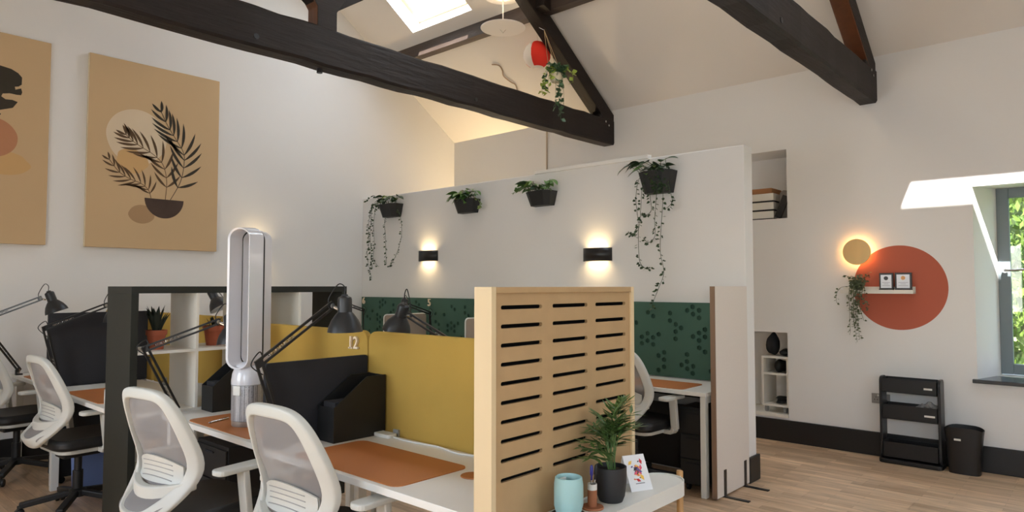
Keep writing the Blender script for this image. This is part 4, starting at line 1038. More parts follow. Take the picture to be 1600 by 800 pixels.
planter(5.09, 2.375, 'black wall planter with upright pothos, second from the left', 2, 0.14, [
    (VP(X9, [(4.96, 2.38), (4.90, 2.36), (4.87, 2.30), (4.85, 2.27)]), 9, 0.045, LEAFL)], 34, 0.155)
planter(4.075, 2.365, 'black wall planter with pothos leaning left, third from the left', 3, 0.135, [
    (VP(X9 - 0.03, [(4.2, 2.38), (4.26, 2.43), (4.33, 2.41), (4.40, 2.36)]), 7, 0.07, LEAFM)], 30, 0.155, POTH)
planter(2.83, 2.415, 'black wall planter on the right with ivy hanging down to the green panel', 4, 0.18, [
    (VP(X9 - 0.03, [(2.90, 2.42), (2.98, 2.36), (3.01, 2.2), (2.99, 2.0), (2.99, 1.85), (2.98, 1.68), (2.93, 1.62), (2.88, 1.62)]), 46, 0.032, LEAFD),
    (VP(X9 - 0.04, [(2.88, 2.42), (2.94, 2.30), (2.96, 2.1), (2.98, 1.95), (3.05, 1.9), (3.08, 1.93)]), 36, 0.032, LEAFD),
    (VP(X9 - 0.02, [(2.82, 2.40), (2.88, 2.25), (2.87, 2.1), (2.92, 2.06), (2.96, 2.08)]), 26, 0.03, LEAFD),
    (VP(X9 - 0.02, [(2.78, 2.40), (2.82, 2.22), (2.84, 2.02), (2.84, 1.88), (2.90, 1.83), (2.95, 1.87)]), 34, 0.03, LEAFD),
    (VP(X9 - 0.04, [(2.76, 2.40), (2.75, 2.2), (2.77, 1.95), (2.78, 1.75), (2.75, 1.58), (2.80, 1.45), (2.85, 1.34), (2.86, 1.28)]), 44, 0.034, LEAFD),
    (VP(X9 - 0.02, [(2.74, 2.40), (2.70, 2.25), (2.68, 2.15), (2.73, 2.10)]), 18, 0.032, LEAFD),
    (VP(X9 - 0.05, [(2.84, 2.44), (2.85, 2.40), (2.82, 2.30), (2.80, 2.24)]), 40, 0.034, LEAFD),
    (VP(X9 - 0.05, [(2.76, 2.44), (2.78, 2.40), (2.75, 2.30), (2.77, 2.24)]), 40, 0.034, LEAFD)], 24, 0.155, POTHD, 0.10)
# white trunking lying on the partition and a grey pipe on the wall behind
bm = nb(); prism(bm, [(PX - 0.012, PZ), (PX + 0.05, PZ), (PX + 0.05, PZ + 0.035), (PX - 0.012, PZ + 0.03)], 'y', 2.95, 4.20)
tag(obj('cable_trunking', bm, mat('white_trunking', (238, 236, 232), 0.3), base=(PX, 3.6, PZ), bevel=0.002), 'white plastic cable trunking along the top of the partition', 'trunking')
bm = nb(); tube(bm, [(XW - 0.012, 5.30, 2.2), (XW - 0.012, 5.30, 3.48)], 0.011, 8)
tag(obj('wall_pipe', bm, mat('painted_pipe', (180, 168, 152), 0.6), base=(XW, 5.30, 2.2), smooth=True), 'thin grey pipe running up the wall behind the partition', 'pipe')
bm = nb(); tube(bm, bez([(x_ - 0.01, y_, roof(x_) - 0.012) for x_, y_ in ((5.70, 5.44), (5.73, 5.36), (5.79, 5.36), (5.86, 5.40), (5.95, 5.36), (5.99, 5.33), (6.1, 5.37), (6.28, 5.36))], 6), 0.008, 6)
tag(obj('ceiling_cable', bm, mat('painted_cable', (172, 152, 132), 0.7), base=(6.0, 5.37, 3.85), smooth=True), 'loose painted cable looping down the sloping ceiling', 'cable')

# ================================================================== RIGHT WALL
bm = nb(); lathe(bm, [(0, 0), (0.362, 0), (0.362, 0.002), (0, 0.002)], (XW - 0.0005, 1.428, 1.457), 96, (-1, 0, 0))
tag(obj('wall_circle', bm, REDPAINT, base=(XW, 1.428, 1.095)), 'large terracotta red circle painted on the right wall', 'painted circle')
gl = thing('halo_lamp', 'round gold disc wall lamp with a warm halo above the red circle', 'wall lamp', (XW, 1.742, 1.772))
bm = nb(); lathe(bm, [(0, 0.05), (0.112, 0.05), (0.115, 0.053), (0.115, 0.062), (0.112, 0.065), (0, 0.065)], (0, 0, 0), 48, (-1, 0, 0)); obj('disc', bm, GOLD, gl, smooth=True)
bm = nb(); lathe(bm, [(0, 0), (0.05, 0), (0.05, 0.05), (0, 0.05)], (0, 0, 0), 24, (-1, 0, 0)); obj('mount', bm, WPLAST, gl)
bm = nb(); lathe(bm, [(0.085, 0.034), (0.098, 0.034), (0.098, 0.048), (0.085, 0.048)], (0, 0, 0), 48, (-1, 0, 0)); obj('led_ring', bm, mat('amber_led', (255, 210, 130), 0.6, emit=((255, 206, 130), 15)), gl)
# picture ledge
sh = thing('picture_ledge', 'white picture ledge across the red circle', 'shelf', (XW, 1.587, 1.405))
box('ledge_base', (XW - 0.095, XW - 0.012, 1.302, 1.873, 1.405, 1.417), KWHITE, sh); box('ledge_back', (XW - 0.012, XW - 0.003, 1.302, 1.873, 1.405, 1.465), KWHITE, sh); box('ledge_lip', (XW - 0.10, XW - 0.09, 1.302, 1.873, 1.405, 1.437), KWHITE, sh)
def plaque(y, h, wd, label, gold):
    t = thing('award_plaque', label, 'plaque', (XW - 0.05, y, 1.417), 0, 'framed plaques on the ledge')
    DK = mat('dark_plaque_wood', (38, 30, 28), 0.35)
    bm = nb(); prism(bm, [(-wd * 0.52, 0), (wd * 0.52, 0), (wd * 0.47, 0.032), (-wd * 0.47, 0.032)], 'x', -0.03, 0.022); obj('stand', bm, DK, t)
    bm = nb(); bx(bm, -0.012, 0.008, -wd / 2, wd / 2, 0.032, h); obj('frame', bm, DK, t, bevel=0.003)
    bm = nb(); bx(bm, -0.015, -0.012, -wd * 0.38, wd * 0.38, 0.036, h - 0.016); pl = obj('plate', bm, mat('silver_plate', (200, 200, 204), 0.35, metal=0.35), t)
    bm = nb(); lathe(bm, [(0, 0), (0.017, 0), (0.017, 0.001), (0, 0.001)], (-0.0155, 0, h - 0.045), 20, (-1, 0, 0)); obj('emblem', bm, mat('amber_print', (222, 160, 92), 0.4) if gold else mat('dark_print', (58, 58, 62), 0.5), pl)
    for k, (z, q) in enumerate(((0.082, 0.28), (0.069, 0.16), (0.055, 0.28))):
        bm = nb(); bx(bm, -0.0158, -0.015, -wd * q, wd * q, z, z + 0.003); obj('text_line', bm, mat('grey_print', (128, 126, 130), 0.6), pl)
plaque(1.512, 0.165, 0.108, 'dark framed plaque with a dark round emblem on the ledge', False)
plaque(1.382, 0.167, 0.128, 'dark framed plaque with a gold round emblem on the ledge', True)
pt = thing('trailing_plant', 'trailing pot plant at the left end of the picture ledge', 'potted plant', (XW - 0.05, 1.735, 1.417))
bm = nb(); lathe(bm, [(0, 0), (0.030, 0), (0.042, 0.065), (0.038, 0.065), (0.03, 0.05), (0, 0.05)], (0, 0, 0), 20); obj('pot', bm, TUB, pt, smooth=True)
rr = random.Random(11)
TR = mat('grey_green_leaf', (92, 102, 74), 0.5, noise=(14, 0.3))
for k in range(13):
    y0 = 1.735 + rr.uniform(-0.05, 0.05); ye = y0 + rr.uniform(-0.10, 0.08); L_ = [0.30, 0.36, 0.42, 0.24, 0.2, 0.33, 0.15, 0.44, 0.28, 0.18, 0.1, 0.12, 0.25][k]
    vine(pt, [(XW - 0.06, y0, 1.47), (XW - 0.10, (y0 + ye) / 2, 1.52), (XW - 0.135, ye, 1.45), (XW - 0.115, ye + 0.01, 1.42 - L_ * 0.5), (XW - 0.09, ye + rr.uniform(-0.02, 0.02), 1.42 - L_)], rr, int(16 + L_ * 70), 0.024, TR, 0.0015)
for k in range(7):
    a = rr.uniform(0, 2 * PI); vine(pt, [(XW - 0.05, 1.735, 1.46), (XW - 0.07 + 0.03 * math.cos(a), 1.735 + 0.05 * math.sin(a), 1.54), (XW - 0.07 + 0.04 * math.cos(a), 1.735 + 0.10 * math.sin(a), 1.52 + rr.uniform(-0.02, 0.07))], rr, 14, 0.028, TR, 0.0015, nm='stem')
vine(pt, [(XW - 0.06, 1.76, 1.47), (XW - 0.10, 1.86, 1.46), (XW - 0.115, 1.90, 1.40), (XW - 0.10, 1.905, 1.32)], rr, 14, 0.026, TR, 0.0015)
# double socket
so = thing('wall_socket', 'grey double wall socket behind the black trolley', 'socket', (XW, 1.588, 0.495))
bm = nb(); bx(bm, -0.012, 0, -0.073, 0.073, -0.043, 0.043); obj('plate', bm, mat('brushed_socket', (150, 148, 146), 0.35, metal=0.6), so, bevel=0.004)
for q in (-1, 1):
    bm = nb()
    for dy, dz in ((0, 0.012), (-0.011, -0.010), (0.011, -0.010)): bx(bm, -0.0135, -0.012, q * 0.037 + dy - 0.003, q * 0.037 + dy + 0.003, dz - 0.004, dz + 0.004)
    so2 = obj('outlet', bm, BLACK, so); so2['kind'] = 'stuff'
    bm = nb(); bx(bm, -0.016, -0.012, q * 0.02 - 0.006, q * 0.02 + 0.006, 0.020, 0.036); obj('switch', bm, WPLAST, so)
# three-tier trolley
TX0, TX1, TY0, TY1 = 6.345, 6.515, 1.11, 1.555
tr = thing('trolley', 'black three-tier storage trolley against the right wall', 'trolley', ((TX0 + TX1) / 2, (TY0 + TY1) / 2, 0))
for yy in (TY0, TY1 - 0.022):
    bm = nb(); pts = rrect(TX0 + 0.01, TX1 - 0.01, 0.03, 0.712, 0.045, 5); prism(bm, pts, 'y', yy, yy + 0.022); inn = obj('side_frame', bm, BLACKM, tr, True, bevel=0.004)
def tray(z0, z1, nm='tray'):
    bm = nb(); a = 0.004
    bx(bm, TX0, TX1, TY0 + 0.022, TY1 - 0.022, z0, z0 + a); bx(bm, TX0, TX0 + a, TY0 + 0.022, TY1 - 0.022, z0, z1); bx(bm, TX1 - a, TX1, TY0 + 0.022, TY1 - 0.022, z0, z1)
    bx(bm, TX0, TX1, TY0 + 0.022, TY0 + 0.026, z0, z1); bx(bm, TX0, TX1, TY1 - 0.026, TY1 - 0.022, z0, z1)
    return obj(nm, bm, BLACKM, tr, True)
LAB = mat('white_label', (225, 222, 215), 0.6)
tr1 = tray(0.585, 0.70); tr2 = tray(0.365, 0.485); tr3 = tray(0.05, 0.175)
box('label_strip', (TX0 - 0.001, TX0, 1.165, 1.225, 0.628, 0.643), LAB, tr1); box('label_strip', (TX0 - 0.001, TX0, 1.15, 1.225, 0.41, 0.425), LAB, tr2)
bm = nb(); prism(bm, rrect(TX0 - 0.02, TX1 + 0.01, TY0 - 0.008, TY1 + 0.012, 0.04, 5), 'z', 0.0, 0.035); obj('base', bm, BLACKM, tr, True, bevel=0.008)
bm = nb(); rr = random.Random(5); g = []
for i in range(9):
    g.append([bm.verts.new((6.37 + 0.014 * i, 1.12 + 0.022 * j, 0.465 + 0.05 * math.exp(-((i - 4) / 3) ** 2 - ((j - 4) / 3.2) ** 2) + rr.uniform(-0.012, 0.016))) for j in range(9)])
for i in range(8):
    for j in range(8): bm.faces.new((g[i][j], g[i + 1][j], g[i + 1][j + 1], g[i][j + 1]))
tag(obj('plastic_bag', bm, BAGGREY, base=(6.43, 1.2, 0.42)), 'crumpled clear plastic bag in the middle trolley tray', 'plastic bag')
bm = nb(); bx(bm, 6.37, 6.50, 1.15, 1.5, 0.37, 0.455); tag(obj('storage_box', bm, BLACK, base=(6.43, 1.32, 0.369), bevel=0.006), 'black box filling the middle trolley tray', 'box')
# waste bin
bn = thing('waste_bin', 'black waste bin with a white label beside the trolley', 'bin', (6.40, 0.965, 0))
bm = nb(); n = 24; rings = []
for z, s in ((0, 0.82), (0.10, 0.86), (0.20, 0.92), (0.30, 1.0), (0.352, 1.05), (0.352, 1.02), (0.05, 0.80)):
    rings.append([bm.verts.new((0.085 * s * math.copysign(abs(math.cos(2 * PI * k / n)) ** 0.55, math.cos(2 * PI * k / n)), 0.128 * s * math.copysign(abs(math.sin(2 * PI * k / n)) ** 0.55, math.sin(2 * PI * k / n)), z + (0.012 * math.cos(4 * PI * k / n) if z > 0.35 else 0))) for k in range(n)])
for a, b in zip(rings[:-1], rings[1:]):
    for k in range(n): bm.faces.new((a[k], a[(k + 1) % n], b[(k + 1) % n], b[k]))
bm.faces.new(rings[0][::-1]); bm.faces.new(rings[-1]); obj('bin_body', bm, BLACKM, bn, smooth=True)
bm = nb(); bx(bm, -0.0905, -0.088, 0.01, 0.055, 0.262, 0.277); obj('label_strip', bm, LAB, bn)

# ------------------------------------------------------------------ niche contents
yb = 2.56
for k in range(3):
    t = thing('box_file', ['white box file at the bottom of the upper niche stack', 'white box file in the middle of the upper niche stack', 'white box file at the top of the upper niche stack'][k], 'box file', (XW + 0.19, 2.70, N1[2] + k * 0.087), 0, 'white box files in the upper niche')
    bm = nb(); bx(bm, -0.14, 0.14, -0.19, 0.19, 0.014, 0.085); obj('body', bm, KWHITE, t, bevel=0.002)
    bm = nb(); bx(bm, -0.143, 0.14, -0.192, 0.192, 0.0, 0.014); obj('black_base', bm, BLACK, t)
bm = nb(); bx(bm, XW + 0.06, XW + 0.32, 2.53, 2.92, N1[2] + 0.261, N1[2] + 0.312); tag(obj('cardboard_box', bm, CARDBOARD, base=(XW + 0.19, 2.72, N1[2] + 0.261), bevel=0.002), 'flat brown cardboard box on top of the white box files', 'box')
bm = nb(); prism(bm, [(2.37, N1[2]), (2.49, N1[2]), (2.475, N1[2] + 0.26), (2.44, N1[2] + 0.29), (2.375, N1[2] + 0.27)], 'x', XW + 0.10, XW + 0.30)
tag(obj('folded_bag', bm, mat('grey_cloth', (128, 122, 116), 0.9), base=(XW + 0.2, 2.43, N1[2]), bevel=0.02), 'slumped grey cloth bag beside the box files in the upper niche', 'bag')
bm = nb(); bar(bm, (XW + 0.05, 2.47, N1[2] + 0.012), (XW + 0.05, 2.385, N1[2] + 0.22), 0.03, 0.06, (0, 1, 0.2)); tag(obj('black_stand', bm, BLACK, base=(XW + 0.05, 2.43, N1[2])), 'black folded stand leaning at the right edge of the upper niche', 'stand')
cs = thing('shelf_cart', 'white shelf cart on casters inside the lower niche', 'shelf cart', (XW + 0.2, 2.72, N2[2] + 0.03))
z0 = N2[2] + 0.03
for z in (z0 + 0.06, z0 + 0.36, z0 + 0.52): box('shelf', (XW + 0.02, XW + 0.34, 2.385, 2.64, z, z + 0.018), KWHITE, cs)
for yy in (2.385, 2.622):
    box('upright', (XW + 0.02, XW + 0.34, yy, yy + 0.018, z0 + 0.078, z0 + 0.36), KWHITE, cs); box('upright', (XW + 0.02, XW + 0.34, yy, yy + 0.018, z0 + 0.378, z0 + 0.52), KWHITE, cs)
for yy in (2.43, 2.61):
    bm = nb(); lathe(bm, [(0, -0.012), (0.027, -0.012), (0.027, 0.012), (0, 0.012)], (XW + 0.06, yy, z0 + 0.028), 12, (0, 1, 0)); bx(bm, XW + 0.045, XW + 0.075, yy - 0.016, yy + 0.016, z0 + 0.05, z0 + 0.06); obj('caster', bm, GREYPL, cs, True)
def lump(name, c, s, m, label, cat, seed):
    rr = random.Random(seed); bm = nb(); bmesh.ops.create_icosphere(bm, subdivisions=3, radius=1)
    for v in bm.verts:
        k = 1 + 0.16 * math.sin(3 * v.co.x + seed) * math.cos(4 * v.co.y) + rr.uniform(-0.03, 0.03)
        v.co = Vector((v.co.x * s[0] * k, v.co.y * s[1] * k, max(-0.8, v.co.z) * s[2] * k))
    lo = min(v.co.z for v in bm.verts)
    for v in bm.verts: v.co.z -= lo
    o = obj(name, bm, m, None, smooth=True); o.location = c; return tag(o, label, cat)
lump('soft_bag', (XW + 0.16, 2.575, z0 + 0.538), (0.10, 0.055, 0.11), CHARCOAL, 'dark soft bag heaped at the top left of the lower niche', 'bag', 1)
lump('soft_pouch', (XW + 0.15, 2.45, z0 + 0.538), (0.09, 0.06, 0.035), BLACK, 'flat black pouch on top of the cart in the lower niche', 'pouch', 2)
lump('cable_bag', (XW + 0.16, 2.51, z0 + 0.378), (0.09, 0.062, 0.062), BLACK, 'black bag on the middle level of the cart', 'bag', 3)
bm = nb(); rr = random.Random(9); tube(bm, bez([(XW + 0.12 + 0.05 * math.cos(k * 1.7) + rr.uniform(-0.01, 0.01), 2.48 + 0.05 * math.sin(k * 1.7) + rr.uniform(-0.01, 0.01), z0 + 0.085 + k * 0.003) for k in range(22)], 5), 0.005, 5)
tag(obj('cable_coil', bm, BLACK, base=(XW + 0.12, 2.48, z0 + 0.078), smooth=True), 'tangled black cables on the bottom shelf of the cart', 'cable')

# ================================================================== HANGING THINGS
pd = thing('pendant_lamp', 'white two-disc pendant lamp hanging below the skylight', 'pendant lamp', (4.95, 4.58, 4.06))
PDW = mat('white_pendant', (236, 232, 228), 0.45)
bm = nb(); lathe(bm, [(0, 0.0), (0.10, 0.0), (0.225, 0.012), (0.227, 0.016), (0.225, 0.02), (0.10, 0.008), (0, 0.008)], (0, 0, 0), 48); obj('lower_disc', bm, PDW, pd, smooth=True)
bm = nb(); lathe(bm, [(0, 0.34), (0.17, 0.33), (0.19, 0.335), (0.17, 0.345), (0.03, 0.375), (0, 0.375)], (0, 0, 0), 48); obj('upper_disc', bm, PDW, pd, smooth=True)
bm = nb(); lathe(bm, [(0.05, 0.326), (0.085, 0.326), (0.085, 0.334), (0.05, 0.334), (0.05, 0.326)], (0, 0, 0), 32); obj('led_ring', bm, mat('soft_led', (255, 236, 208), 0.6, emit=((255, 220, 170), 1.2)), pd)
bm = nb(); tube(bm, [(0, 0, 0.008), (0, 0, 0.33)], 0.006, 8); obj('stem', bm, PDW, pd)
bm = nb(); tube(bm, [(0, 0, 0.375), (0, 0, roof(4.95) - 4.06)], 0.004, 6); obj('cord', bm, PDW, pd)
for s_ in (-1, 1):
    bm = nb(); tube(bm, [(s_ * 0.022, s_ * -0.022, 0.002), (0, 0, -0.035)], 0.002, 5); obj('wire', bm, STEEL, pd)
pd2 = copy_tree(pd); pd2.location = (4.35, 2.55, 4.06); tag(pd2, 'white two-disc pendant lamp added out of view above the desks, for warm light', 'pendant lamp', 'white pendant lamps'); pd['group'] = 'white pendant lamps'  # two more pendants out of view, added to warm timbers and ceiling
for ch in pd2.children:
    if ch.name.startswith('cord'): ch.scale = (1, 1, (roof(4.35) - 4.06) / (roof(4.95) - 4.06)); ch.location.z = 0.375 * (1 - ch.scale.z)
pd3 = copy_tree(pd); pd3.location = (1.75, 3.55, 4.06); tag(pd3, 'white two-disc pendant lamp added out of view left of the king post, for warm light', 'pendant lamp', 'white pendant lamps')
for p in (pd, pd2, pd3):
    l = bpy.data.lights.new('pendant_glow', 'POINT'); l.energy = 1.5 if p is pd else 15; l.color = (1.0, 0.78, 0.5); l.shadow_soft_size = 0.06
    lo = bpy.data.objects.new('pendant_glow', l); COL.objects.link(lo); lo.parent = p; lo.location = (0.0, 0.0, 0.22)
# paper lantern: red band and white ends, alternating gores
la = thing('paper_lantern', 'red and white striped paper lantern hanging beside the truss', 'lantern', (5.51, 4.60, 3.80))
for s_, (a0, a1) in enumerate([(-2.9, -0.8), (-0.8, 0.4), (0.4, 2.2), (2.2, 3.383)]):
    bm = nb(); rows = []
    for i in range(13):
        f = -1.28 + 2.56 * i / 12; rib = 1 + (0.012 if i % 2 else -0.006)
        rows.append([bm.verts.new((0.145 * rib * math.cos(f) * math.cos(a0 + (a1 - a0) * k / 10), 0.145 * rib * math.cos(f) * math.sin(a0 + (a1 - a0) * k / 10), 0.145 + 0.15 * math.sin(f))) for k in range(11)])
    for a, b in zip(rows[:-1], rows[1:]):
        for k in range(10): bm.faces.new((a[k], a[k + 1], b[k + 1], b[k]))
    obj('paper_gore', bm, REDPAPER if s_ in (0, 2) else WPAPER, la, smooth=True)
bm = nb(); lathe(bm, [(0, 0.002), (0.040, -0.004), (0.070, 0.010), (0.070, 0.018), (0.040, 0.006), (0, 0.008)], (0, 0, 0), 24); obj('bottom_ring', bm, WPAPER, la)
bm = nb(); tube(bm, [(0, 0, 0.288), (0, 0, roof(5.51) - 3.80)], 0.003, 6); obj('cord', bm, WPAPER, la)
# hanging ivy on the truss
hp = thing('hanging_planter', 'hanging ivy in a pale pot on cords from the truss', 'hanging plant', (5.235, 4.12, 3.49))
bm = nb(); lathe(bm, [(0, 0), (0.045, 0), (0.065, 0.03), (0.072, 0.085), (0.066, 0.085), (0.055, 0.06), (0, 0.06)], (0, 0, 0), 24); obj('pot', bm, mat('cream_pot', (226, 214, 186), 0.6), hp, smooth=True)
for a in (0.3, 2.4, 4.5):
    bm = nb(); tube(bm, [(0.07 * math.cos(a), 0.07 * math.sin(a), 0.08), (-0.02, 0.14, 0.56)], 0.003, 5); obj('cord', bm, ROPE, hp)
bm = nb(); tube(bm, [(-0.02, 0.14, 0.56), (-0.02, 0.20, 0.60)], 0.005, 6); obj('hook', bm, STEEL, hp)
rr = random.Random(21)
def hv(pts, n, L, m): vine(hp, [Vector(p) + Vector(hp.location) for p in pts], rr, n, L, m, 0.002, nm='ivy_strand', W=0.95)
IVY = mat('ivy_leaf', (62, 92, 58), 0.45, noise=(12, 0.3)); IVYL = mat('ivy_leaf_lime', (150, 170, 70), 0.45, noise=(12, 0.25))
R2 = Vector((0.669, -0.743, 0))
for k, (s, zs, n, m) in enumerate([(-0.13, [0.10, 0.14, 0.02, -0.10], 16, IVY), (-0.16, [0.10, 0.13, -0.02, -0.14], 16, IVYL), (-0.10, [0.09, 0.11, 0.0, -0.12], 14, IVYL), (0.005, [0.10, 0.08, -0.12, -0.36], 18, IVY), (0.05, [0.09, 0.1, -0.1, -0.25], 12, IVY), (-0.03, [0.09, 0.1, -0.12, -0.27], 12, IVY), (0.02, [0.08, 0.0, -0.2, -0.39], 12, IVY), (0.14, [0.1, 0.12, 0.06, -0.02], 10, IVYL), (0.07, [0.1, 0.16, 0.15, 0.08], 16, IVY), (-0.08, [0.1, 0.17, 0.16, 0.08], 16, IVY), (-0.02, [0.08, 0.16, 0.17, 0.10], 16, IVY), (0.03, [0.08, 0.14, 0.14, 0.06], 16, IVY)]):
    base_ = R2 * (s * 0.3) + V(-0.02, -0.03, 0); e = R2 * s + V(-0.03, -0.05, 0)
    hv([base_ + V(0, 0, zs[0]), (base_ + e) / 2 + V(0, 0, zs[1]), e + V(0, 0, zs[2]), e + V(0, 0, zs[3])], n, 0.05, m)

# ================================================================== PAINTINGS
def canvas(x0, x1, label):
    t = thing('canvas_print', label, 'canvas print', ((x0 + x1) / 2, YG, 1.827), 0, 'large canvas prints')
    bm = nb(); bx(bm, x0, x1, 6.96, YG - 0.001, 1.827, 3.608); c = obj('canvas', bm, CANVAS, t, True, bevel=0.003)
    box('canvas_edge', (x0 - 0.0015, x0, 6.961, YG - 0.002, 1.828, 3.607), CANVASIDE, t)
    return t, c
def shape(c, x0, pts, m, nm, lev):
    bm = nb(); prism(bm, [(x0 + a, 1.827 + b) for a, b in pts], 'y', 6.9598 - 0.0004 * lev, 6.9604); return obj(nm, bm, m, c, True)
def blob(cx_, cz_, rx, rz, wob=0.02, seed=0, n=48):
    rr = random.Random(seed); p1, p2 = rr.uniform(0, 6), rr.uniform(0, 6)
    return [(cx_ + rx * math.cos(2 * PI * k / n) * (1 + wob * math.sin(3 * 2 * PI * k / n + p1) + wob * 0.5 * math.sin(7 * 2 * PI * k / n + p2)), cz_ + rz * math.sin(2 * PI * k / n) * (1 + wob * math.sin(2 * 2 * PI * k / n + p2))) for k in range(n)]
t, c = canvas(1.96, 3.16, 'large tan canvas print of palm fronds in a dark bowl')
shape(c, 1.96, blob(0.415, 1.065, 0.268, 0.262, 0.012, 1), INKSUN, 'printed_sun', 1)
shape(c, 1.96, blob(0.375, 0.83, 0.14, 0.115, 0.06, 3), INKOR, 'printed_amber_patch', 2)
shape(c, 1.96, blob(0.472, 0.33, 0.117, 0.088, 0.02, 5), INKSH, 'printed_shadow', 1)
shape(c, 1.96, [(0.494, 0.491), (0.858, 0.491)] + [(0.676 + 0.182 * math.cos(a), 0.491 - 0.187 * math.sin(a)) for a in [PI * k / 20 for k in range(1, 20)]], INKBOWL, 'printed_bowl', 3)
def frond(c, x0, stem, m, n, L0, lev, wd, spread=1.0):
    path = bez([(a, b, 0) for a, b in stem], 10); N = len(path)
    bm = nb(); prev = None
    Yf = 6.9598 - 0.0004 * lev
    for i, p in enumerate(path):
        d = (path[min(i + 1, N - 1)] - path[max(i - 1, 0)]).normalized(); s = Vector((-d.y, d.x, 0)) * 0.003
        r = [bm.verts.new((x0 + (p + q).x, Yf, 1.827 + (p + q).y)) for q in (-s, s)]
        if prev: bm.faces.new((prev[0], r[0], r[1], prev[1]))
        prev = r
    for k in range(n):
        f = 0.12 + 0.86 * k / (n - 1); i = int(f * (N - 1)); p = path[i]; d = (path[min(i + 1, N - 1)] - path[max(i - 1, 0)]).normalized()
        L = L0 * (0.55 + 0.75 * math.sin(PI * min(1, 0.15 + f * 0.8))) * (1.0 if f < 0.9 else 0.8)
        for sg in (-1, 1):
            an = spread - 0.35 * f; dd = Vector((d.x * math.cos(an) - sg * d.y * math.sin(an), d.y * math.cos(an) + sg * d.x * math.sin(an), 0)); nn = Vector((-dd.y, dd.x, 0)) * sg
            top, bot = [], []
            for j in range(7):
                u = j / 6; q = p + dd * (L * u) - nn * (0.22 * L * u * u); wv = wd * math.sin(PI * min(1, u * 0.9 + 0.05)) if j < 6 else 0.0003
                top.append(q + nn * wv); bot.append(q - nn * wv)
            vs = [[bm.verts.new((x0 + q.x, Yf - 0.0001, 1.827 + q.y)) for q in row] for row in (top, bot)]
            for j in range(6): bm.faces.new((vs[0][j], vs[0][j + 1], vs[1][j + 1], vs[1][j]))
    return obj('printed_frond', bm, m, c, True)
frond(c, 1.96, [(0.552, 0.493), (0.525, 0.57), (0.458, 0.625), (0.36, 0.658), (0.264, 0.716), (0.176, 0.825)], INKBR, 10, 0.125, 3, 0.0095)
frond(c, 1.96, [(0.683, 0.491), (0.692, 0.67), (0.655, 0.829), (0.568, 0.916), (0.45, 0.979), (0.368, 1.028), (0.311, 1.08)], INKBR, 11, 0.165, 4, 0.0125)
frond(c, 1.96, [(0.731, 0.492), (0.824, 0.685), (0.855, 0.874), (0.844, 0.984), (0.77, 1.102), (0.698, 1.209), (0.617, 1.368)], INKDK, 11, 0.195, 5, 0.0145)
t, c = canvas(0.46, 1.66, 'large tan canvas print with a dark monstera leaf, cut off at the left')
shape(c, 0.46, [(x_, z_) for x_, z_ in [(0.60, 1.30), (0.66, 1.42), (0.75, 1.48), (0.837, 1.497), (0.916, 1.485), (0.965, 1.46), (0.993, 1.428), (0.992, 1.366), (0.97, 1.345), (0.944, 1.338), (0.949, 1.314), (0.989, 1.333), (0.997, 1.30), (0.990, 1.275), (0.962, 1.272), (0.91, 1.275), (0.862, 1.263), (0.853, 1.237), (0.883, 1.218), (0.93, 1.222), (0.968, 1.211), (0.935, 1.155), (0.846, 1.12), (0.74, 1.12), (0.66, 1.18)]], INKDK, 'printed_monstera', 3)
shape(c, 0.46, blob(0.80, 0.885, 0.175, 0.165, 0.01, 8), INKPINK, 'printed_clay_disc', 2)
shape(c, 0.46, blob(0.87, 0.68, 0.195, 0.105, 0.06, 9), INKOR, 'printed_gold_blot', 1)
shape(c, 0.46, blob(0.825, 1.085, 0.03, 0.012, 0.05, 2), INKDK, 'printed_stem', 3)

# ================================================================== CONSOLE IN FRONT OF THE SCREEN
CZ = 0.70
cn = thing('console_table', 'narrow white oval console table with round oak legs', 'console table', (2.08, 1.385, 0))
def stad(x0, x1, y0, y1, n=10, ins=0.0):
    r = (y1 - y0) / 2 - ins; yc = (y0 + y1) / 2; xa, xb = x0 + (y1 - y0) / 2, x1 - (y1 - y0) / 2; o_ = []
    for k in range(n + 1): a = -PI / 2 + PI * k / n; o_.append((xb + r * math.cos(a), yc + r * math.sin(a)))
    for k in range(n + 1): a = PI / 2 + PI * k / n; o_.append((xa + r * math.cos(a), yc + r * math.sin(a)))
    return o_
bm = nb(); A = stad(1.64, 2.52, 1.30, 1.475, 10, 0.005); prism(bm, A, 'z', CZ - 0.05, CZ); o = obj('tray_top', bm, WPLAST, cn, True, bevel=0.004)
bm = nb(); O1 = stad(1.64, 2.52, 1.30, 1.475); I1 = stad(1.64, 2.52, 1.30, 1.475, 10, 0.005)
v = [[bm.verts.new((a, b, z)) for a, b in pts] for pts, z in ((O1, CZ - 0.052), (O1, CZ + 0.004), (I1, CZ + 0.004), (I1, CZ - 0.052))]
for k in range(3):
    for i in range(len(O1)): bm.faces.new((v[k][i], v[k][(i + 1) % len(O1)], v[k + 1][(i + 1) % len(O1)], v[k + 1][i]))
obj('rim', bm, WPLAST, cn, True, True)
for xx in (2.547, 1.613):
    bm = nb(); lathe(bm, [(0, 0), (0.0135, 0), (0.0135, CZ + 0.012), (0.0115, CZ + 0.016), (0, CZ + 0.016)], (xx, 1.37, 0), 20); obj('leg', bm, OAK, cn, True, True)
    s_ = 1 if xx > 2 else -1
    bm = nb(); bx(bm, min(xx, xx - s_ * 0.045), max(xx, xx - s_ * 0.045), 1.36, 1.38, CZ - 0.028, CZ - 0.002); obj('bracket', bm, WPLAST, cn, True)
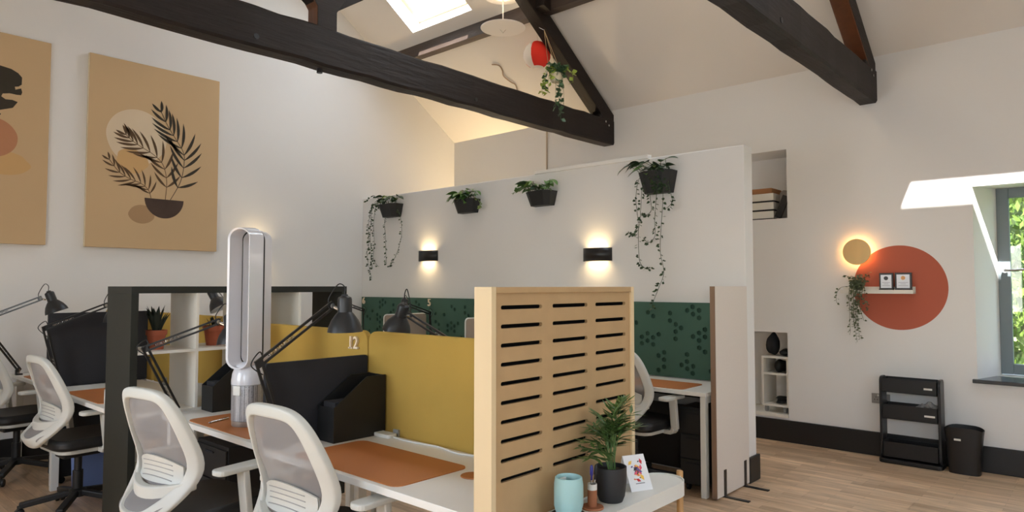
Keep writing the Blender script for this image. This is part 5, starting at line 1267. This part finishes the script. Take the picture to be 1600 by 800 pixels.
# teal cup on a black saucer
cp = thing('ceramic_cup', 'pale teal ceramic cup with faceted base on the console', 'cup', (1.845, 1.405, CZ + 0.007))
bm = nb(); seg = 32; prof = [(0.030, 0), (0.041, 0.006), (0.0475, 0.03), (0.0495, 0.06), (0.049, 0.10), (0.0455, 0.121), (0.0425, 0.123), (0.041, 0.118), (0.0435, 0.09), (0.043, 0.05), (0.0, 0.045)]
rings = []
for i, (r, h) in enumerate(prof):
    if r == 0: rings.append([bm.verts.new((0, 0, h))]); continue
    rings.append([bm.verts.new(((r + (0.0022 * (1 if k % 4 < 2 else -1) if h < 0.055 and i < 4 else 0)) * math.cos(2 * PI * k / seg), (r + (0.0022 * (1 if k % 4 < 2 else -1) if h < 0.055 and i < 4 else 0)) * math.sin(2 * PI * k / seg), h)) for k in range(seg)])
bm.faces.new(rings[0][::-1])
for a, b in zip(rings[:-1], rings[1:]):
    for k in range(seg):
        if len(b) == 1: bm.faces.new((a[k], a[(k + 1) % seg], b[0]))
        else: bm.faces.new((a[k], a[(k + 1) % seg], b[(k + 1) % seg], b[k]))
obj('cup_body', bm, TEAL, cp, smooth=True)
bm = nb(); bx(bm, -0.012, 0.016, 0.022, 0.03, 0.085, 0.114); obj('card_clip', bm, mat('clear_white', (214, 222, 222), 0.3), cp)
o = nb(); lathe(o, [(0, 0), (0.045, 0), (0.06, 0.006), (0.058, 0.0075), (0.044, 0.0055), (0, 0.0055)], (0, 0, 0), 32); o = obj('saucer', o, BLACKM, None, smooth=True); o.location = (1.845, 1.405, CZ); tag(o, 'black saucer under the teal cup', 'saucer')
# pen holder on a tan disc
ph = thing('pen_holder', 'brown and white pen holder on a tan round base', 'pen holder', (1.963, 1.392, CZ))
bm = nb(); lathe(bm, [(0, 0), (0.039, 0), (0.040, 0.003), (0.038, 0.007), (0, 0.007)], (0, 0, 0), 28); obj('disc_base', bm, CORK, ph, smooth=True)
bm = nb(); lathe(bm, [(0, 0.007), (0.0165, 0.007), (0.0165, 0.064), (0, 0.064)], (0, 0, 0), 24); obj('holder_body', bm, CORK, ph, smooth=True)
bm = nb(); lathe(bm, [(0, 0.064), (0.0168, 0.064), (0.0168, 0.084), (0.013, 0.084), (0.013, 0.066)], (0, 0, 0), 24); obj('holder_rim', bm, WPLAST, ph, smooth=True)
for nm, m, dx, dy, lab in (('pen', BLUE, -0.003, 0.002, 'blue pen standing in the brown pen holder'), ('pen', BLACK, 0.006, -0.003, 'black and silver pen standing in the brown pen holder')):
    pn = thing(nm, lab, 'pen', (1.963 + dx, 1.392 + dy, CZ + 0.067), 0, 'pens in the pen holder')
    bm = nb(); lathe(bm, [(0, 0), (0.0035, 0.004), (0.0035, 0.045), (0.006, 0.048), (0.006, 0.075), (0.003, 0.082), (0, 0.082)], (0, 0, 0), 12, (0.12 * (1 if m is BLACK else -0.3), -0.05, 1)); obj('barrel', bm, m, pn, smooth=True)
    bm = nb(); lathe(bm, [(0, 0.01), (0.0038, 0.01), (0.0038, 0.03), (0, 0.03)], (0, 0, 0), 10, (0.12 * (1 if m is BLACK else -0.3), -0.05, 1)); obj('grip', bm, STEEL, pn, smooth=True)
# parlour palm
pp = thing('potted_palm', 'small parlour palm in a black pot on the console', 'potted plant', (2.078, 1.392, CZ))
bm = nb(); lathe(bm, [(0, 0), (0.042, 0), (0.050, 0.02), (0.0565, 0.07), (0.057, 0.122), (0.053, 0.122), (0.051, 0.105), (0, 0.105)], (0, 0, 0), 36); obj('pot', bm, mat('matt_black_pot', (38, 38, 40), 0.55), pp, smooth=True)
bm = nb(); lathe(bm, [(0, 0.107), (0.051, 0.107), (0.051, 0.104)], (0, 0, 0), 24); obj('soil', bm, SOIL, pp)
rr = random.Random(31)
for k in range(25):
    a = rr.uniform(0, 2 * PI); sp = rr.uniform(0.02, 0.12); hh = rr.uniform(0.05, 0.20) + (0.06 if sp < 0.06 else 0)
    if sp > 0.09: hh = rr.uniform(0.05, 0.15)
    d = Vector((math.cos(a), math.sin(a), 0)); b0 = Vector((rr.uniform(-0.015, 0.015), rr.uniform(-0.015, 0.015), 0.105))
    tip = b0 + d * sp + V(0, 0, hh); mid = b0 + d * (sp * 0.25) + V(0, 0, hh * 0.75)
    if tip.y + 1.392 > 1.475: tip.y = 1.47 - 1.392
    path = bez([b0, mid, tip], 7); bm = nb(); tube(bm, path, 0.0016, 4)
    n = 7
    for j in range(n):
        f = 0.50 + 0.5 * j / (n - 1); i = min(len(path) - 1, int(f * (len(path) - 1))); p = path[i]
        dd = (path[i] - path[max(0, i - 1)]).normalized()
        for sg in (-1, 1):
            s = dd.cross(V(0, 0, 1)); s = s.normalized() if s.length > 1e-3 else V(1, 0, 0)
            ld = dd * 0.55 + s * sg * 0.9 + V(0, 0, rr.uniform(-0.35, 0.15)); add_leaf(bm, p, ld, 0.066 * rr.uniform(0.75, 1.15), 0.014)
    add_leaf(bm, path[-1], (path[-1] - path[-2]) + V(0, 0, -0.002), 0.05, 0.012)
    for v_ in bm.verts:
        if v_.co.y + 1.392 > 1.487: v_.co.y = 1.487 - 1.392
    obj('frond', bm, PALM, pp)
# greeting card
gc = thing('greeting_card', 'white greeting card with a bright floral splash leaning by the palm', 'card', (2.265, 1.395, CZ), math.radians(-24))
CARD = mat('white_card', (236, 236, 238), 0.6)
T_ = math.radians(28)
def cardbox(bm, x0, x1, z0_, z1_, y0, y1):
    vs = bx(bm, x0, x1, y0, y1, z0_, z1_)
    for v_ in vs: v_.co = Vector((v_.co.x, v_.co.y * math.cos(T_) + v_.co.z * math.sin(T_) - 0.03, v_.co.z * math.cos(T_) - v_.co.y * math.sin(T_)))
bm = nb(); cardbox(bm, -0.048, 0.048, 0.0, 0.135, -0.001, 0.001); obj('front_leaf', bm, CARD, gc)
bm = nb(); vs = bx(bm, -0.048, 0.048, -0.001, 0.001, 0.0, 0.125)
for v_ in vs: v_.co = Vector((v_.co.x, v_.co.y + 0.072 - v_.co.z * 0.32, v_.co.z * 0.95))
obj('rear_leaf', bm, CARD, gc)
rr = random.Random(41); PC = [mat('print_pink', (226, 96, 120), 0.7), mat('print_orange', (232, 132, 60), 0.7), mat('print_red', (206, 56, 60), 0.7), mat('print_violet', (110, 90, 150), 0.7), mat('print_yellow', (240, 196, 90), 0.7), mat('print_charcoal', (60, 56, 66), 0.7)]
for k in range(30):
    a = rr.uniform(0, 2 * PI); r = abs(rr.gauss(0, 0.7)) * 0.036; x_, z_ = r * math.cos(a), 0.082 + 1.1 * r * math.sin(a); s = rr.uniform(0.005, 0.015); th = rr.uniform(0, PI)
    bm = nb(); q = []
    for u, v_ in ((-1, 0), (0, 0.55), (1, 0), (0, -0.55)):
        px, pz = x_ + s * (u * math.cos(th) - v_ * math.sin(th)), z_ + s * (u * math.sin(th) + v_ * math.cos(th)); y_ = -0.0013 - 0.00002 * k
        q.append(bm.verts.new((px, y_ * math.cos(T_) + pz * math.sin(T_) - 0.03, pz * math.cos(T_) - y_ * math.sin(T_))))
    bm.faces.new(q); obj('printed_petal', bm, PC[k % 6], gc)
bm = nb(); cardbox(bm, -0.02, 0.02, 0.026, 0.029, -0.0014, -0.001); obj('printed_line', bm, mat('grey_print', (128, 126, 130), 0.6), gc)
